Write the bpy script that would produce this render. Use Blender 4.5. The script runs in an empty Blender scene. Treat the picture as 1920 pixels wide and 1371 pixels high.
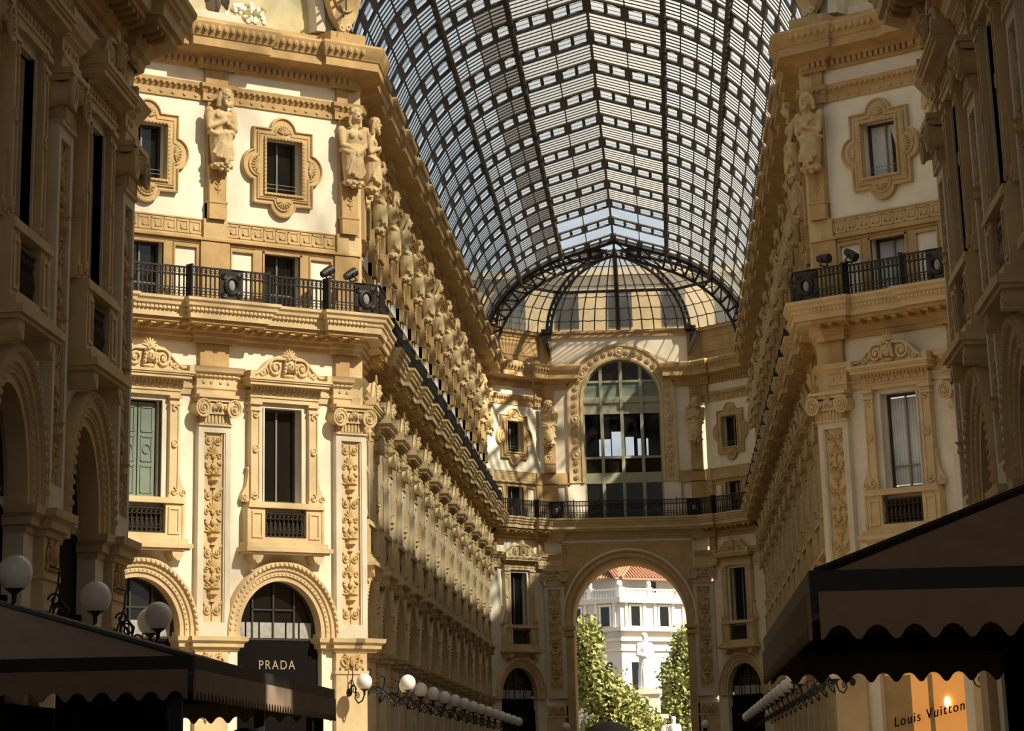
import bpy, bmesh, math, random
from math import sin, cos, pi, radians, sqrt, atan2
from mathutils import Vector, Matrix, Euler
from mathutils.geometry import tessellate_polygon

sc = bpy.context.scene
random.seed(7)
# ------------------------------------------------------------------ camera
CAM = Vector((2.0, 0.0, 1.7))
F, PX, PY = 5416.33, 825.76, -638.4
yaw, pitch, roll = (radians(a) for a in (-3.9205, 21.14097, -1.10654))
fwd = Vector((sin(yaw)*cos(pitch), cos(yaw)*cos(pitch), sin(pitch)))
rgt = Vector((cos(yaw), -sin(yaw), 0)); upv = rgt.cross(fwd)
r2 = rgt*cos(roll) + upv*sin(roll); u2 = upv*cos(roll) - rgt*sin(roll)
cd = bpy.data.cameras.new('camera'); cam = bpy.data.objects.new('camera', cd)
sc.collection.objects.link(cam)
cam.matrix_world = Matrix(((r2.x, u2.x, -fwd.x, CAM.x), (r2.y, u2.y, -fwd.y, CAM.y), (r2.z, u2.z, -fwd.z, CAM.z), (0, 0, 0, 1)))
cd.sensor_fit = 'HORIZONTAL'; cd.sensor_width = 36.0; cd.lens = F*36.0/1920
cd.shift_x = (960-PX)/1920; cd.shift_y = (PY-685.5)/1920
cd.clip_start = 0.3; cd.clip_end = 2000
sc.camera = cam
# ------------------------------------------------------------------ sky, sun, exposure
wd = bpy.data.worlds.new('sky'); sc.world = wd; wd.use_nodes = True
bg = wd.node_tree.nodes['Background']
bg.inputs[0].default_value = (0.80, 0.89, 0.96, 1); bg.inputs[1].default_value = 0.76
SUN_AZ, SUN_EL = radians(60), radians(41)     # azimuth from -Y towards +X
sd = bpy.data.lights.new('sun', 'SUN'); sd.energy = 11.0; sd.angle = radians(1.2); sd.color = (1.0, 0.885, 0.69)
so = bpy.data.objects.new('sun', sd); sc.collection.objects.link(so)
sdir = Vector((sin(SUN_AZ)*cos(SUN_EL), -cos(SUN_AZ)*cos(SUN_EL), sin(SUN_EL)))
so.rotation_euler = sdir.to_track_quat('Z', 'Y').to_euler(); so.location = (60, 20, 60)
vs = sc.view_settings
vs.view_transform = 'Standard'; vs.look = 'None'; vs.exposure = 0.0; vs.gamma = 1.0; vs.use_curve_mapping = False

# ------------------------------------------------------------------ materials
MATS = {}
def mat(name, col, rough=0.8, var=0.0, scale=1.0, bump=0.0, bscale=20.0, col2=None, metal=0.0, spec=0.3, emit=None):
    m = bpy.data.materials.new(name); m.use_nodes = True
    nt = m.node_tree; N = nt.nodes; L = nt.links
    b = N['Principled BSDF']; b.inputs['Roughness'].default_value = rough; b.inputs['Metallic'].default_value = metal
    b.inputs['Specular IOR Level'].default_value = spec
    b.inputs['Base Color'].default_value = (*col, 1)
    if var > 0 or bump > 0: geo = N.new('ShaderNodeNewGeometry')
    if var > 0:
        n = N.new('ShaderNodeTexNoise'); n.inputs['Scale'].default_value = scale; n.inputs['Detail'].default_value = 6
        n.inputs['Roughness'].default_value = 0.65
        L.new(geo.outputs['Position'], n.inputs['Vector'])
        r = N.new('ShaderNodeValToRGB'); c2 = col2 or tuple(c*(1-var) for c in col)
        r.color_ramp.elements[0].position = 0.3; r.color_ramp.elements[0].color = (*c2, 1)
        r.color_ramp.elements[1].position = 0.62; r.color_ramp.elements[1].color = (*col, 1)
        L.new(n.outputs['Fac'], r.inputs['Fac']); L.new(r.outputs['Color'], b.inputs['Base Color'])
    if bump > 0:
        n2 = N.new('ShaderNodeTexNoise'); n2.inputs['Scale'].default_value = bscale; n2.inputs['Detail'].default_value = 4
        L.new(geo.outputs['Position'], n2.inputs['Vector'])
        bp = N.new('ShaderNodeBump'); bp.inputs['Strength'].default_value = bump; bp.inputs['Distance'].default_value = 0.03
        L.new(n2.outputs['Fac'], bp.inputs['Height']); L.new(bp.outputs['Normal'], b.inputs['Normal'])
    if emit:
        b.inputs['Emission Color'].default_value = (*emit[:3], 1); b.inputs['Emission Strength'].default_value = emit[3]
    MATS[name] = m
    return m
mat('plaster', (0.80, 0.735, 0.60), 0.9, 0.16, 0.9, 0.15, 8)
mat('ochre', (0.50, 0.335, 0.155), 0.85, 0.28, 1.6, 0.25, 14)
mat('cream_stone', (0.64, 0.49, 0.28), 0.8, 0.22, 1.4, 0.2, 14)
mat('grey_stone', (0.66, 0.60, 0.48), 0.8, 0.2, 1.2, 0.2, 14)
mat('statue_stone', (0.58, 0.43, 0.23), 0.8, 0.35, 3.0, 0.3, 18)
mat('lobe_stone', (0.56, 0.40, 0.20), 0.85, 0.25, 1.6, 0.25, 14)
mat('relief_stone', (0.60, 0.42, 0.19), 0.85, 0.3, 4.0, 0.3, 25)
mat('iron', (0.018, 0.016, 0.015), 0.5, metal=0.0, spec=0.4)
mat('vault_iron', (0.085, 0.075, 0.068), 0.6, 0.3, 2.0)
mat('dark_bronze', (0.04, 0.03, 0.02), 0.5)
mat('pale_pane', (0.42, 0.41, 0.39), 0.5, 0.35, 6.0)
mat('dark_glass', (0.010, 0.009, 0.008), 0.12, spec=0.5)
mat('dark_interior', (0.012, 0.010, 0.009), 0.9)
mat('window_wood', (0.055, 0.045, 0.035), 0.6)
mat('pale_sash', (0.22, 0.21, 0.19), 0.6)
mat('shield_grey', (0.25, 0.24, 0.23), 0.6)
mat('green_shutter', (0.19, 0.235, 0.19), 0.7, 0.15, 3.0)
mat('green_steel', (0.33, 0.33, 0.24), 0.6, 0.15, 3.0)
mat('curtain', (0.80, 0.80, 0.77), 0.9)
mat('opal', (0.80, 0.79, 0.78), 0.25, spec=0.5)
mat('awning', (0.22, 0.16, 0.115), 0.9, 0.2, 5.0)
mat('awning_edge', (0.012, 0.013, 0.015), 0.6)
mat('black_board', (0.006, 0.005, 0.005), 0.9, spec=0.1)
mat('gold', (0.34, 0.28, 0.20), 0.5)
mat('floor_stone', (0.24, 0.19, 0.13), 0.55, 0.3, 0.6)
mat('white_marble', (0.78, 0.76, 0.70), 0.7, 0.1, 2.0)
mat('roof_tile', (0.44, 0.22, 0.14), 0.9, 0.3, 3.0)
mat('attic_cream', (0.62, 0.47, 0.25), 0.9, 0.2, 1.0)
mat('pale_wall', (0.66, 0.60, 0.52), 0.9, 0.1, 1.0)
mat('bark', (0.10, 0.07, 0.045), 0.9)
mat('leaf_a', (0.42, 0.42, 0.15), 0.7, 0.5, 1.6, col2=(0.11, 0.15, 0.035))
mat('grey_ground', (0.40, 0.38, 0.34), 0.9, 0.2, 0.5)
mat('light_panel', (0.9, 0.5, 0.18), 0.5, emit=(1.0, 0.36, 0.07, 0.34))
mat('bulb', (1, 0.8, 0.5), 0.5, emit=(1.0, 0.60, 0.22, 4.0))
def glass(name, tint, t_trans, t_lucent, dif, gloss=0.05):
    m = bpy.data.materials.new(name); m.use_nodes = True; nt = m.node_tree; N = nt.nodes; L = nt.links
    N.remove(N['Principled BSDF']); out = N['Material Output']
    geo = N.new('ShaderNodeNewGeometry'); nz = N.new('ShaderNodeTexNoise'); nz.inputs['Scale'].default_value = 0.7
    nz.inputs['Detail'].default_value = 5
    L.new(geo.outputs['Position'], nz.inputs['Vector'])
    tr = N.new('ShaderNodeBsdfTransparent'); tr.inputs[0].default_value = (*tint, 1)
    lu = N.new('ShaderNodeBsdfTranslucent'); lu.inputs[0].default_value = (0.80, 0.76, 0.68, 1)
    di = N.new('ShaderNodeBsdfDiffuse'); di.inputs[0].default_value = (*dif, 1)
    m1 = N.new('ShaderNodeMixShader'); m1.inputs[0].default_value = 1-t_lucent
    L.new(lu.outputs[0], m1.inputs[1]); L.new(di.outputs[0], m1.inputs[2])
    m2 = N.new('ShaderNodeMixShader')
    mp = N.new('ShaderNodeMapRange'); mp.inputs[1].default_value = 0.3; mp.inputs[2].default_value = 0.7
    mp.inputs[3].default_value = 1-t_trans-0.10; mp.inputs[4].default_value = 1-t_trans+0.10
    L.new(nz.outputs['Fac'], mp.inputs[0]); L.new(mp.outputs[0], m2.inputs[0])
    L.new(tr.outputs[0], m2.inputs[1]); L.new(m1.outputs[0], m2.inputs[2])
    L.new(m2.outputs[0], out.inputs[0]); MATS[name] = m
glass('vault_glass', (0.88, 0.96, 1.0), 0.60, 0.55, (0.20, 0.19, 0.17))
glass('ladder_glass', (0.90, 0.96, 0.98), 0.46, 0.40, (0.20, 0.19, 0.17))
glass('frosted_glass', (0.95, 0.95, 0.90), 0.36, 0.42, (0.40, 0.42, 0.35))
glass('clear_glass', (0.97, 0.98, 0.99), 0.93, 0.1, (0.2, 0.2, 0.2))
glass('dome_glass', (0.97, 0.97, 0.95), 0.53, 0.2, (0.3, 0.28, 0.24))
glass('apse_glass', (0.96, 0.95, 0.92), 0.55, 0.25, (0.30, 0.28, 0.24))
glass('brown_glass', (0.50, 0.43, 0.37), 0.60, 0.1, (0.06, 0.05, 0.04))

# ------------------------------------------------------------------ mesh builder
class MB:
    def __init__(s): s.v = []; s.f = []; s.m = []
    def add(s, vs, fs, mi=0):
        o = len(s.v); s.v += [tuple(p) for p in vs]
        s.f += [tuple(i+o for i in f) for f in fs]; s.m += [mi]*len(fs); return s
    def box(s, x0, x1, y0, y1, z0, z1, mi=0):
        v = [(x0,y0,z0),(x1,y0,z0),(x1,y1,z0),(x0,y1,z0),(x0,y0,z1),(x1,y0,z1),(x1,y1,z1),(x0,y1,z1)]
        return s.add(v, [(3,2,1,0),(4,5,6,7),(0,1,5,4),(1,2,6,5),(2,3,7,6),(3,0,4,7)], mi)
    def sbox(s, x0, x1, y0, y1, z0, z1, mi=0):        # box and its mirror in x
        s.box(x0, x1, y0, y1, z0, z1, mi); return s.box(-x1, -x0, y0, y1, z0, z1, mi)
    def prism(s, poly, y0, y1, mi=0):                   # poly in (x,z) ccw seen from front (-y)
        n = len(poly); v = [(x,y0,z) for x,z in poly]+[(x,y1,z) for x,z in poly]
        tri = tessellate_polygon([[Vector((x,z,0)) for x,z in poly]])
        f = []
        for a,b,c in tri:
            ax,az = poly[a]; bx,bz = poly[b]; cx,cz = poly[c]
            if (bx-ax)*(cz-az)-(bz-az)*(cx-ax) < 0: b,c = c,b
            f.append((a,b,c)); f.append((c+n,b+n,a+n))
        area = sum(poly[i][0]*poly[(i+1)%n][1]-poly[(i+1)%n][0]*poly[i][1] for i in range(n))
        for i in range(n):
            j = (i+1) % n
            f.append((j,i,i+n,j+n) if area > 0 else (i,j,j+n,i+n))
        return s.add(v, f, mi)
    def ell(s, c, r, nu=8, nv=5, mi=0, rot=None):
        v = []; f = []
        R = rot or Matrix.Identity(3)
        pts = [(0,0,-1)]+[(cos(2*pi*i/nu)*cos(-pi/2+pi*j/nv), sin(2*pi*i/nu)*cos(-pi/2+pi*j/nv), sin(-pi/2+pi*j/nv)) for j in range(1,nv) for i in range(nu)]+[(0,0,1)]
        for p in pts:
            q = R @ Vector((p[0]*r[0], p[1]*r[1], p[2]*r[2])); v.append((c[0]+q.x, c[1]+q.y, c[2]+q.z))
        for i in range(nu): f.append((0, 1+(i+1)%nu, 1+i))
        for j in range(nv-2):
            for i in range(nu):
                a = 1+j*nu+i; b = 1+j*nu+(i+1)%nu; f.append((a,b,b+nu,a+nu))
        t = len(pts)-1; k = 1+(nv-2)*nu
        for i in range(nu): f.append((k+i, k+(i+1)%nu, t))
        return s.add(v, f, mi)
    def tube(s, pts, r, n=6, mi=0, caps=True, flat=1.0):
        P = [Vector(p) for p in pts]; m = len(P); v = []; f = []
        rr = r if isinstance(r, (list, tuple)) else [r]*m
        up = None
        for i in range(m):
            t = (P[min(i+1,m-1)]-P[max(i-1,0)]).normalized()
            if up is None: up = Vector((0,1,0)) if abs(t.y) < 0.9 else Vector((1,0,0))
            a = t.cross(up)
            if a.length < 1e-6: a = t.cross(Vector((1,0,0)))
            a.normalize(); b = a.cross(t).normalized(); up = b
            for k in range(n):
                q = P[i]+a*(cos(2*pi*k/n)*rr[i])+b*(sin(2*pi*k/n)*rr[i]*flat); v.append(tuple(q))
        for i in range(m-1):
            for k in range(n):
                a = i*n+k; b = i*n+(k+1) % n; f.append((a,b,b+n,a+n))
        if caps: f.append(tuple(range(n-1,-1,-1))); f.append(tuple(range((m-1)*n, m*n)))
        return s.add(v, f, mi)
    def lathe(s, prof, c=(0,0,0), n=12, mi=0, axis='z', a0=0.0, a1=2*pi):
        full = abs(a1-a0-2*pi) < 1e-6; m = n if full else n+1; v = []; f = []
        for k in range(m):
            a = a0+(a1-a0)*k/n
            for r,h in prof:
                p = (r*cos(a), r*sin(a), h) if axis == 'z' else (r*cos(a), -h, r*sin(a)) if axis == 'y' else (h, r*cos(a), r*sin(a))
                v.append((c[0]+p[0], c[1]+p[1], c[2]+p[2]))
        q = len(prof)
        for k in range(n):
            for j in range(q-1):
                a = k*q+j; b = ((k+1) % m)*q+j
                f.append((a,b,b+1,a+1))
        return s.add(v, f, mi)
    def arch(s, cx, cz, prof, n=24, a0=0.0, a1=pi, mi=0, ell=1.0):   # prof [(r,out)] swept round (x,z), out = -y
        v = []; f = []; q = len(prof)
        for k in range(n+1):
            a = a0+(a1-a0)*k/n
            for r,o in prof: v.append((cx+r*cos(a), -o, cz+r*sin(a)*ell))
        for k in range(n):
            for j in range(q-1):
                a = k*q+j; f.append((a,a+1,a+q+1,a+q))
        f.append(tuple(range(q-1,-1,-1))); f.append(tuple(range(n*q, n*q+q)))
        return s.add(v, f, mi)
    def sweep(s, path, prof, mi=0, caps=True):          # path [(x,y)] left to right; prof [(out,z)] bottom to top; out is to the right-hand side
        v = []; f = []; q = len(prof); m = len(path)
        for i,(x,y) in enumerate(path):
            def nr(a, b):
                dx, dy = b[0]-a[0], b[1]-a[1]; l = sqrt(dx*dx+dy*dy) or 1; return (dy/l, -dx/l)
            n1 = nr(path[i-1], path[i]) if i > 0 else nr(path[0], path[1])
            n2 = nr(path[i], path[i+1]) if i < m-1 else n1
            bx, by = n1[0]+n2[0], n1[1]+n2[1]; d = bx*n1[0]+by*n1[1]
            bx, by = (bx/d, by/d) if abs(d) > 1e-4 else n1
            for o,z in prof: v.append((x+bx*o, y+by*o, z))
        for i in range(m-1):
            for j in range(q-1):
                a = i*q+j; f.append((a,a+q,a+q+1,a+1))
        if caps: f.append(tuple(range(q))); f.append(tuple(range((m-1)*q+q-1, (m-1)*q-1, -1)))
        return s.add(v, f, mi)
    def quad(s, a, b, c, d, mi=0): return s.add([a,b,c,d], [(0,1,2,3)], mi)
    def mesh(s, name, mats, smooth=0.7):
        me = bpy.data.meshes.new(name); me.from_pydata(s.v, [], s.f)
        for m in ([mats] if isinstance(mats, str) else mats): me.materials.append(MATS[m])
        if any(s.m): me.polygons.foreach_set('material_index', s.m)
        if smooth:
            me.polygons.foreach_set('use_smooth', [True]*len(me.polygons)); me.update(); me.set_sharp_from_angle(angle=smooth)
        me.update(); return me
def spiral(cx, cz, r0, turns, dirn=1, a0=0.0, y=0.0, n=18, r1=0.02):
    out = []
    for i in range(n+1):
        t = i/n; a = a0+dirn*turns*2*pi*t; r = r0+(r1-r0)*t
        out.append((cx+r*cos(a), y, cz+r*sin(a)))
    return out
COL = sc.collection
def link(name, me, parent=None, mx=None):
    o = bpy.data.objects.new(name, me); COL.objects.link(o)
    if parent: o.parent = parent
    if mx is not None: o.matrix_local = mx
    return o
def tag(o, label=None, cat=None, group=None, kind=None):
    if label: o['label'] = label
    if cat: o['category'] = cat
    if group: o['group'] = group
    if kind: o['kind'] = kind
    return o
def T(x=0, y=0, z=0): return Matrix.Translation((x, y, z))
def RZ(a): return Matrix.Rotation(a, 4, 'Z')
def empty(name, mx=None): 
    o = link(name, None); o.empty_display_size = 0.2
    if mx is not None: o.matrix_world = mx
    return o
ORD = ['first','second','third','fourth','fifth','sixth','seventh','eighth','ninth','tenth','eleventh','twelfth','thirteenth','fourteenth','fifteenth','sixteenth']
# ------------------------------------------------------------------ facade component meshes (x right, -y out of the wall, z up)
ME = {}
AZ, AR = 5.56, 1.45          # arch centre height and inner radius
def wall_panel(B):
    arc = [(AR*cos(pi*k/20), AZ+AR*sin(pi*k/20)) for k in range(21)]
    outer = [(-B/2,0),(-AR,0)]+arc[::-1]+[(AR,0),(B/2,0),(B/2,22.3),(-B/2,22.3)]
    holes = [[(-w,a),(-w,b),(w,b),(w,a)] for w,a,b in ((0.65,9.08,11.72),(0.72,8.12,8.82),(0.64,14.5,16.16),(0.65,17.94,19.54))]
    allp = outer+[p for h in holes for p in h]
    tri = tessellate_polygon([[Vector((x,z,0)) for x,z in outer]]+[[Vector((x,z,0)) for x,z in h] for h in holes])
    m = MB(); f = []
    for a,b,c in tri:
        A,Bq,Cq = allp[a],allp[b],allp[c]
        if (Bq[0]-A[0])*(Cq[1]-A[1])-(Bq[1]-A[1])*(Cq[0]-A[0]) < 0: b,c = c,b
        f.append((a,b,c))
    m.add([(x,0,z) for x,z in allp], f)
    D = 0.45
    def reveal(loop, closed=True):
        n = len(loop); v = [(x,0,z) for x,z in loop]+[(x,D,z) for x,z in loop]
        m.add(v, [(i,(i+1)%n,(i+1)%n+n,i+n) for i in range(n if closed else n-1)])
    for h in holes: reveal(h)
    reveal([(-AR,0)]+arc[::-1]+[(AR,0)], False)
    return m.mesh('wall_panel', 'plaster', 0.5)
def arch_moulding():
    m = MB()
    prof = [(1.40,-0.25),(1.40,0.05),(1.52,0.06),(1.54,0.11),(1.66,0.11),(1.68,0.16),(1.78,0.18),(1.80,0.24),(1.90,0.24),(1.93,0.2),(1.93,0.0)]
    m.arch(0, AZ, prof, 28)
    for sx in (-1, 1):
        v = [(sx*r,-o,z) for z in (5.40,AZ) for r,o in prof]; q = len(prof)
        m.add(v, [(j,j+1,j+1+q,j+q) for j in range(q-1)])
    for k in range(37):
        a = pi*(k+0.5)/37; m.ell((1.85*cos(a), -0.24, AZ+1.85*sin(a)), (0.055,0.05,0.055), 6, 4)
        m.ell((1.60*cos(a), -0.11, AZ+1.60*sin(a)), (0.04,0.035,0.04), 5, 3)
    return m.mesh('arch_moulding', 'cream_stone')
def arabesque(w, z0, z1, y, seed, th=0.035):
    """raised stems, spirals, leaves and vases filling a tall panel of half width w"""
    rnd = random.Random(seed); m = MB(); z = z0+0.08; k = 0
    m.tube([(0,y,z0),(0,y,z1-0.1)], th*0.45, 5)
    while z < z1-0.35:
        h = rnd.uniform(0.34,0.42); kind = k % 4
        if kind == 0:
            for sx in (-1,1):
                m.tube(spiral(sx*w*0.52, z+h*0.5, w*0.42, 1.4, sx, pi if sx > 0 else 0, y, 16), th*0.75, 5)
                m.ell((sx*w*0.52, y-0.015, z+h*0.5), (0.05,0.04,0.05), 6, 4)
                m.ell((sx*w*0.85, y, z+h*0.9), (0.035,0.03,0.09), 6, 4, rot=Matrix.Rotation(sx*0.6,3,'Y'))
        elif kind == 1:
            m.lathe([(0.001,0),(0.10,0.0),(0.05,0.08),(0.17,0.2),(0.14,0.3),(0.2,0.36),(0.001,0.37)], (0,y+0.02,z), 8)
            for sx in (-1,1):
                for a in (0.5,1.0,1.5): m.ell((sx*w*0.55*sin(a), y, z+0.36+0.12*cos(a)), (0.03,0.03,0.11), 6, 4, rot=Matrix.Rotation(sx*a,3,'Y'))
        elif kind == 2:
            for sx in (-1,1):
                m.tube([(0,y,z),(sx*w*0.5,y-0.01,z+0.1),(sx*w*0.8,y-0.01,z+h*0.55),(sx*w*0.4,y,z+h*0.85)], [th,th*0.8,th*0.7,th*0.3], 5)
                for q in range(3): m.ell((sx*(0.25+0.25*q)*w, y-0.02, z+0.06+0.11*q), (0.055,0.035,0.035), 6, 4, rot=Matrix.Rotation(-sx*0.7,3,'Y'))
            m.ell((0,y-0.03,z+h*0.55), (0.085,0.06,0.1), 7, 5)
        else:
            for q in range(7):
                a = -1.3+2.6*q/6; m.ell((w*0.42*sin(a), y, z+0.12+w*0.5*cos(a)), (0.035,0.035,0.12), 6, 4, rot=Matrix.Rotation(a,3,'Y'))
            m.ell((0,y-0.02,z+0.1), (0.08,0.05,0.07), 7, 4)
            for sx in (-1,1): m.tube(spiral(sx*w*0.6, z+0.1, w*0.26, 1.1, -sx, pi/2, y, 10), th*0.6, 5)
        z += h; k += 1
    return m
def pilaster():
    m = MB()
    # pier below the impost
    m.box(-0.55,0.55,-0.14,0.05,0,5.08,1)
    m.box(-0.66,0.66,-0.20,0.05,0,0.9,1); m.box(-0.60,0.60,-0.17,0.05,4.47,4.56,1)
    # raised frame with sunk panel
    for a,b,c,d in ((-0.55,-0.37,5.43,11.15),(0.37,0.55,5.43,11.15),(-0.37,0.37,5.43,5.80),(-0.37,0.37,10.92,11.15)):
        m.box(a,b,-0.19,0.02,c,d,0)
    m.sbox(0.33,0.37,-0.165,0.0,5.80,10.92,0)
    m.box(-0.37,0.37,-0.10,0.0,5.80,10.92,1)
    return m.mesh('pilaster', ['grey_stone','cream_stone'], 0.5)
def impost(B):
    m = MB(); e = B/2-AR
    prof = [(0,5.06),(0.03,5.06),(0.05,5.14),(0.13,5.16),(0.14,5.26),(0.22,5.32),(0.24,5.43),(0,5.45)]
    m.sweep([(-e,0.40),(-e,0),(-0.58,0),(-0.58,-0.14),(0.58,-0.14),(0.58,0),(e,0),(e,0.40)], prof)
    return m.mesh('impost', 'cream_stone', 0.4)
def pier_relief(w=0.5):
    m = MB()
    for sx in (-1,1):
        m.tube(spiral(sx*w*0.55, 4.82, 0.2, 1.3, sx, pi/2, -0.16, 14), 0.035, 5)
        for q in range(4):
            a = 0.3+0.35*q; m.ell((sx*w*0.2+sx*0.15*sin(a), -0.17, 4.66+0.09*q), (0.03,0.04,0.09), 6, 4, rot=Matrix.Rotation(sx*a,3,'Y'))
    m.ell((0,-0.18,4.80), (0.10,0.08,0.18), 7, 5)
    for q in range(5): m.ell((-0.4+0.2*q,-0.17,4.63), (0.05,0.04,0.05), 6, 4)
    return m.mesh('pier_relief', 'relief_stone')
def head(m, c, s=1.0, mi=0):
    x,y,z = c
    m.ell((x,y,z), (0.13*s,0.14*s,0.17*s), 10, 8, mi); m.ell((x,y-0.13*s,z-0.01*s), (0.025*s,0.045*s,0.05*s), 6, 4, mi)
    m.ell((x,y-0.10*s,z-0.09*s), (0.05*s,0.04*s,0.025*s), 6, 4, mi)
    for sx in (-1,1):
        m.ell((x+sx*0.05*s,y-0.12*s,z+0.045*s), (0.035*s,0.02*s,0.015*s), 6, 4, mi)
        for q in range(4): m.ell((x+sx*(0.12+0.015*q)*s, y-0.03*s, z+(0.12-0.09*q)*s), (0.055*s,0.07*s,0.06*s), 6, 4, mi)
    for q in range(5): m.ell((x+(-0.10+0.05*q)*s, y-0.08*s, z+(0.15+0.02*(2-abs(q-2)))*s), (0.04*s,0.06*s,0.045*s), 6, 4, mi)
def capital():
    m = MB()
    m.box(-0.44,0.44,-0.22,0.0,11.15,11.42)
    for k in range(7): m.box(-0.40+0.12*k,-0.33+0.12*k,-0.255,-0.2,11.17,11.40)
    m.box(-0.56,0.56,-0.24,0,11.10,11.17)
    m.box(-0.50,0.50,-0.30,0.0,11.42,11.72)
    for sx in (-1,1):
        m.lathe([(0.001,0.0),(0.22,0.0),(0.20,0.1),(0.17,0.2),(0.20,0.33),(0.26,0.38),(0.26,0.42),(0.22,0.42),(0.20,0.39),(0.001,0.39)], (sx*0.53,0,11.57), 16, axis='y')
        m.tube(spiral(sx*0.53, 11.57, 0.19, 2.0, -sx, pi/2, -0.41, 22), 0.026, 5)
        m.ell((sx*0.53,-0.43,11.57), (0.05,0.04,0.05), 7, 4)
    for k in range(5): m.ell((-0.26+0.13*k,-0.33,11.60), (0.06,0.07,0.085), 7, 4)
    head(m, (0,-0.36,11.66), 0.6)
    m.box(-0.62,0.62,-0.34,0,11.76,11.86); m.box(-0.68,0.68,-0.40,0,11.86,11.95)
    return m.mesh('capital', 'cream_stone')
def string_course(B):
    m = MB(); w = 0.60
    path = [(-B/2,-0.16),(-B/2+w,-0.16),(-B/2+w,0),(B/2-w,0),(B/2-w,-0.16),(B/2,-0.16)]
    m.sweep(path, [(0,11.95),(0.06,11.95),(0.07,12.10),(0.10,12.12),(0.10,12.18),(0.06,12.20),(0.06,12.42),(0.12,12.46),(0.14,12.54),(0.22,12.58),(0.24,12.66),(0.28,12.72),(0,12.76)])
    n = int(B/0.16)
    for k in range(n):
        x = -B/2+B*(k+0.5)/n; d = 0.16 if abs(x) > B/2-w else 0
        m.box(x-0.05,x+0.05,-0.14-d,-0.05-d,12.46,12.53)
    for sx in (-1,1):
        for q in range(2): m.lathe([(0.05,0.0),(0.05,0.03),(0.02,0.045),(0.001,0.03)], (sx*(B/2-0.16-0.26*q),-0.22,12.31), 8, axis='y')
    m.box(-B/2,-B/2+0.5,-0.14,0,12.74,13.46,1); m.box(B/2-0.5,B/2,-0.14,0,12.74,13.46,1)
    return m.mesh('string_course', ['cream_stone','ochre'], 0.5)
def window_surround():
    m = MB()
    m.sbox(0.65,0.86,-0.10,0.04,9.08,11.93,1); m.box(-0.65,0.65,-0.10,0.04,11.72,11.93,1)      # pale stone jambs
    m.sbox(0.65,0.70,-0.14,0.0,9.08,11.72,1)
    m.sbox(0.86,1.18,-0.20,0.0,9.08,11.83)
    m.sbox(0.86,0.91,-0.225,-0.2,9.2,11.6); m.sbox(1.13,1.18,-0.225,-0.2,9.2,11.6)
    m.sbox(0.84,1.22,-0.25,0.0,11.60,11.66); m.sbox(0.82,1.24,-0.27,0.0,11.78,11.86)
    for sx in (-1,1):
        m.lathe([(0.11,0.0),(0.11,0.05),(0.08,0.06),(0.06,0.03),(0.03,0.05),(0.001,0.06)], (sx*1.02,-0.2,10.55), 12, axis='y')
        m.tube(spiral(sx*1.02, 11.50, 0.10, 1.0, sx, 0, -0.22, 10), 0.03, 5)
        m.prism([(sx*x,z) for x,z in ((1.18,9.08),(1.42,9.08),(1.46,9.2),(1.42,9.32),(1.30,9.5),(1.24,9.75),(1.22,9.95),(1.27,10.02),(1.18,10.05))], -0.16, 0)
        m.tube(spiral(sx*1.34, 9.22, 0.10, 1.3, sx, 0, -0.17, 12), 0.025, 5)
        m.tube(spiral(sx*1.02, 9.25, 0.12, 1.2, -sx, pi/2, -0.22, 12), 0.028, 5)
        # pedestal with sunk panel
        m.box(*sorted((sx*0.72,sx*1.26)),-0.28,0.0,7.97,8.92)
        for a,b,c,d in ((0.80,0.86,8.1,8.82),(1.12,1.18,8.1,8.82),(0.86,1.12,8.1,8.16),(0.86,1.12,8.76,8.82)):
            m.box(*sorted((sx*a,sx*b)),-0.31,-0.28,c,d)
        # corbel
        m.prism([(sx*x,z) for x,z in ((0.86,7.74),(0.88,7.55),(0.95,7.44),(1.12,7.42),(1.22,7.52),(1.26,7.74))], -0.42, 0)
        m.lathe([(0.001,0),(0.09,0),(0.09,0.44),(0.001,0.44)], (sx*1.06,0,7.48), 10, axis='y')
    m.box(-1.32,1.32,-0.34,0.0,8.92,9.00); m.box(-1.28,1.28,-0.31,0.0,9.00,9.08)
    m.box(-0.72,0.72,-0.28,0.02,7.97,8.12)
    m.box(-1.40,1.40,-0.40,0.0,7.84,7.97); m.box(-1.50,1.50,-0.52,0.0,7.72,7.84); m.box(-1.42,1.42,-0.46,0.0,7.66,7.72)
    m.sbox(1.26,1.34,-0.30,0.0,7.97,8.92)
    # entablature and cornice
    m.box(-1.20,1.20,-0.22,0.0,11.86,11.98); m.box(-1.23,1.23,-0.25,0.0,11.98,12.02); m.box(-1.20,1.20,-0.21,0.0,12.02,12.20)
    for k in range(9):
        m.lathe([(0.055,0.0),(0.055,0.025),(0.02,0.045),(0.001,0.03)], (-1.04+0.26*k,-0.21,12.11), 8, axis='y')
    for k in range(19): m.box(-1.20+0.13*k,-1.13+0.13*k,-0.32,-0.2,12.20,12.27)
    m.box(-1.30,1.30,-0.34,0.0,12.27,12.31); m.box(-1.40,1.40,-0.50,0.0,12.31,12.40); m.box(-1.43,1.43,-0.54,0.0,12.40,12.45); m.box(-1.47,1.47,-0.57,0.0,12.45,12.52)
    return m.mesh('window_surround', ['cream_stone','grey_stone'], 0.5)
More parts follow.
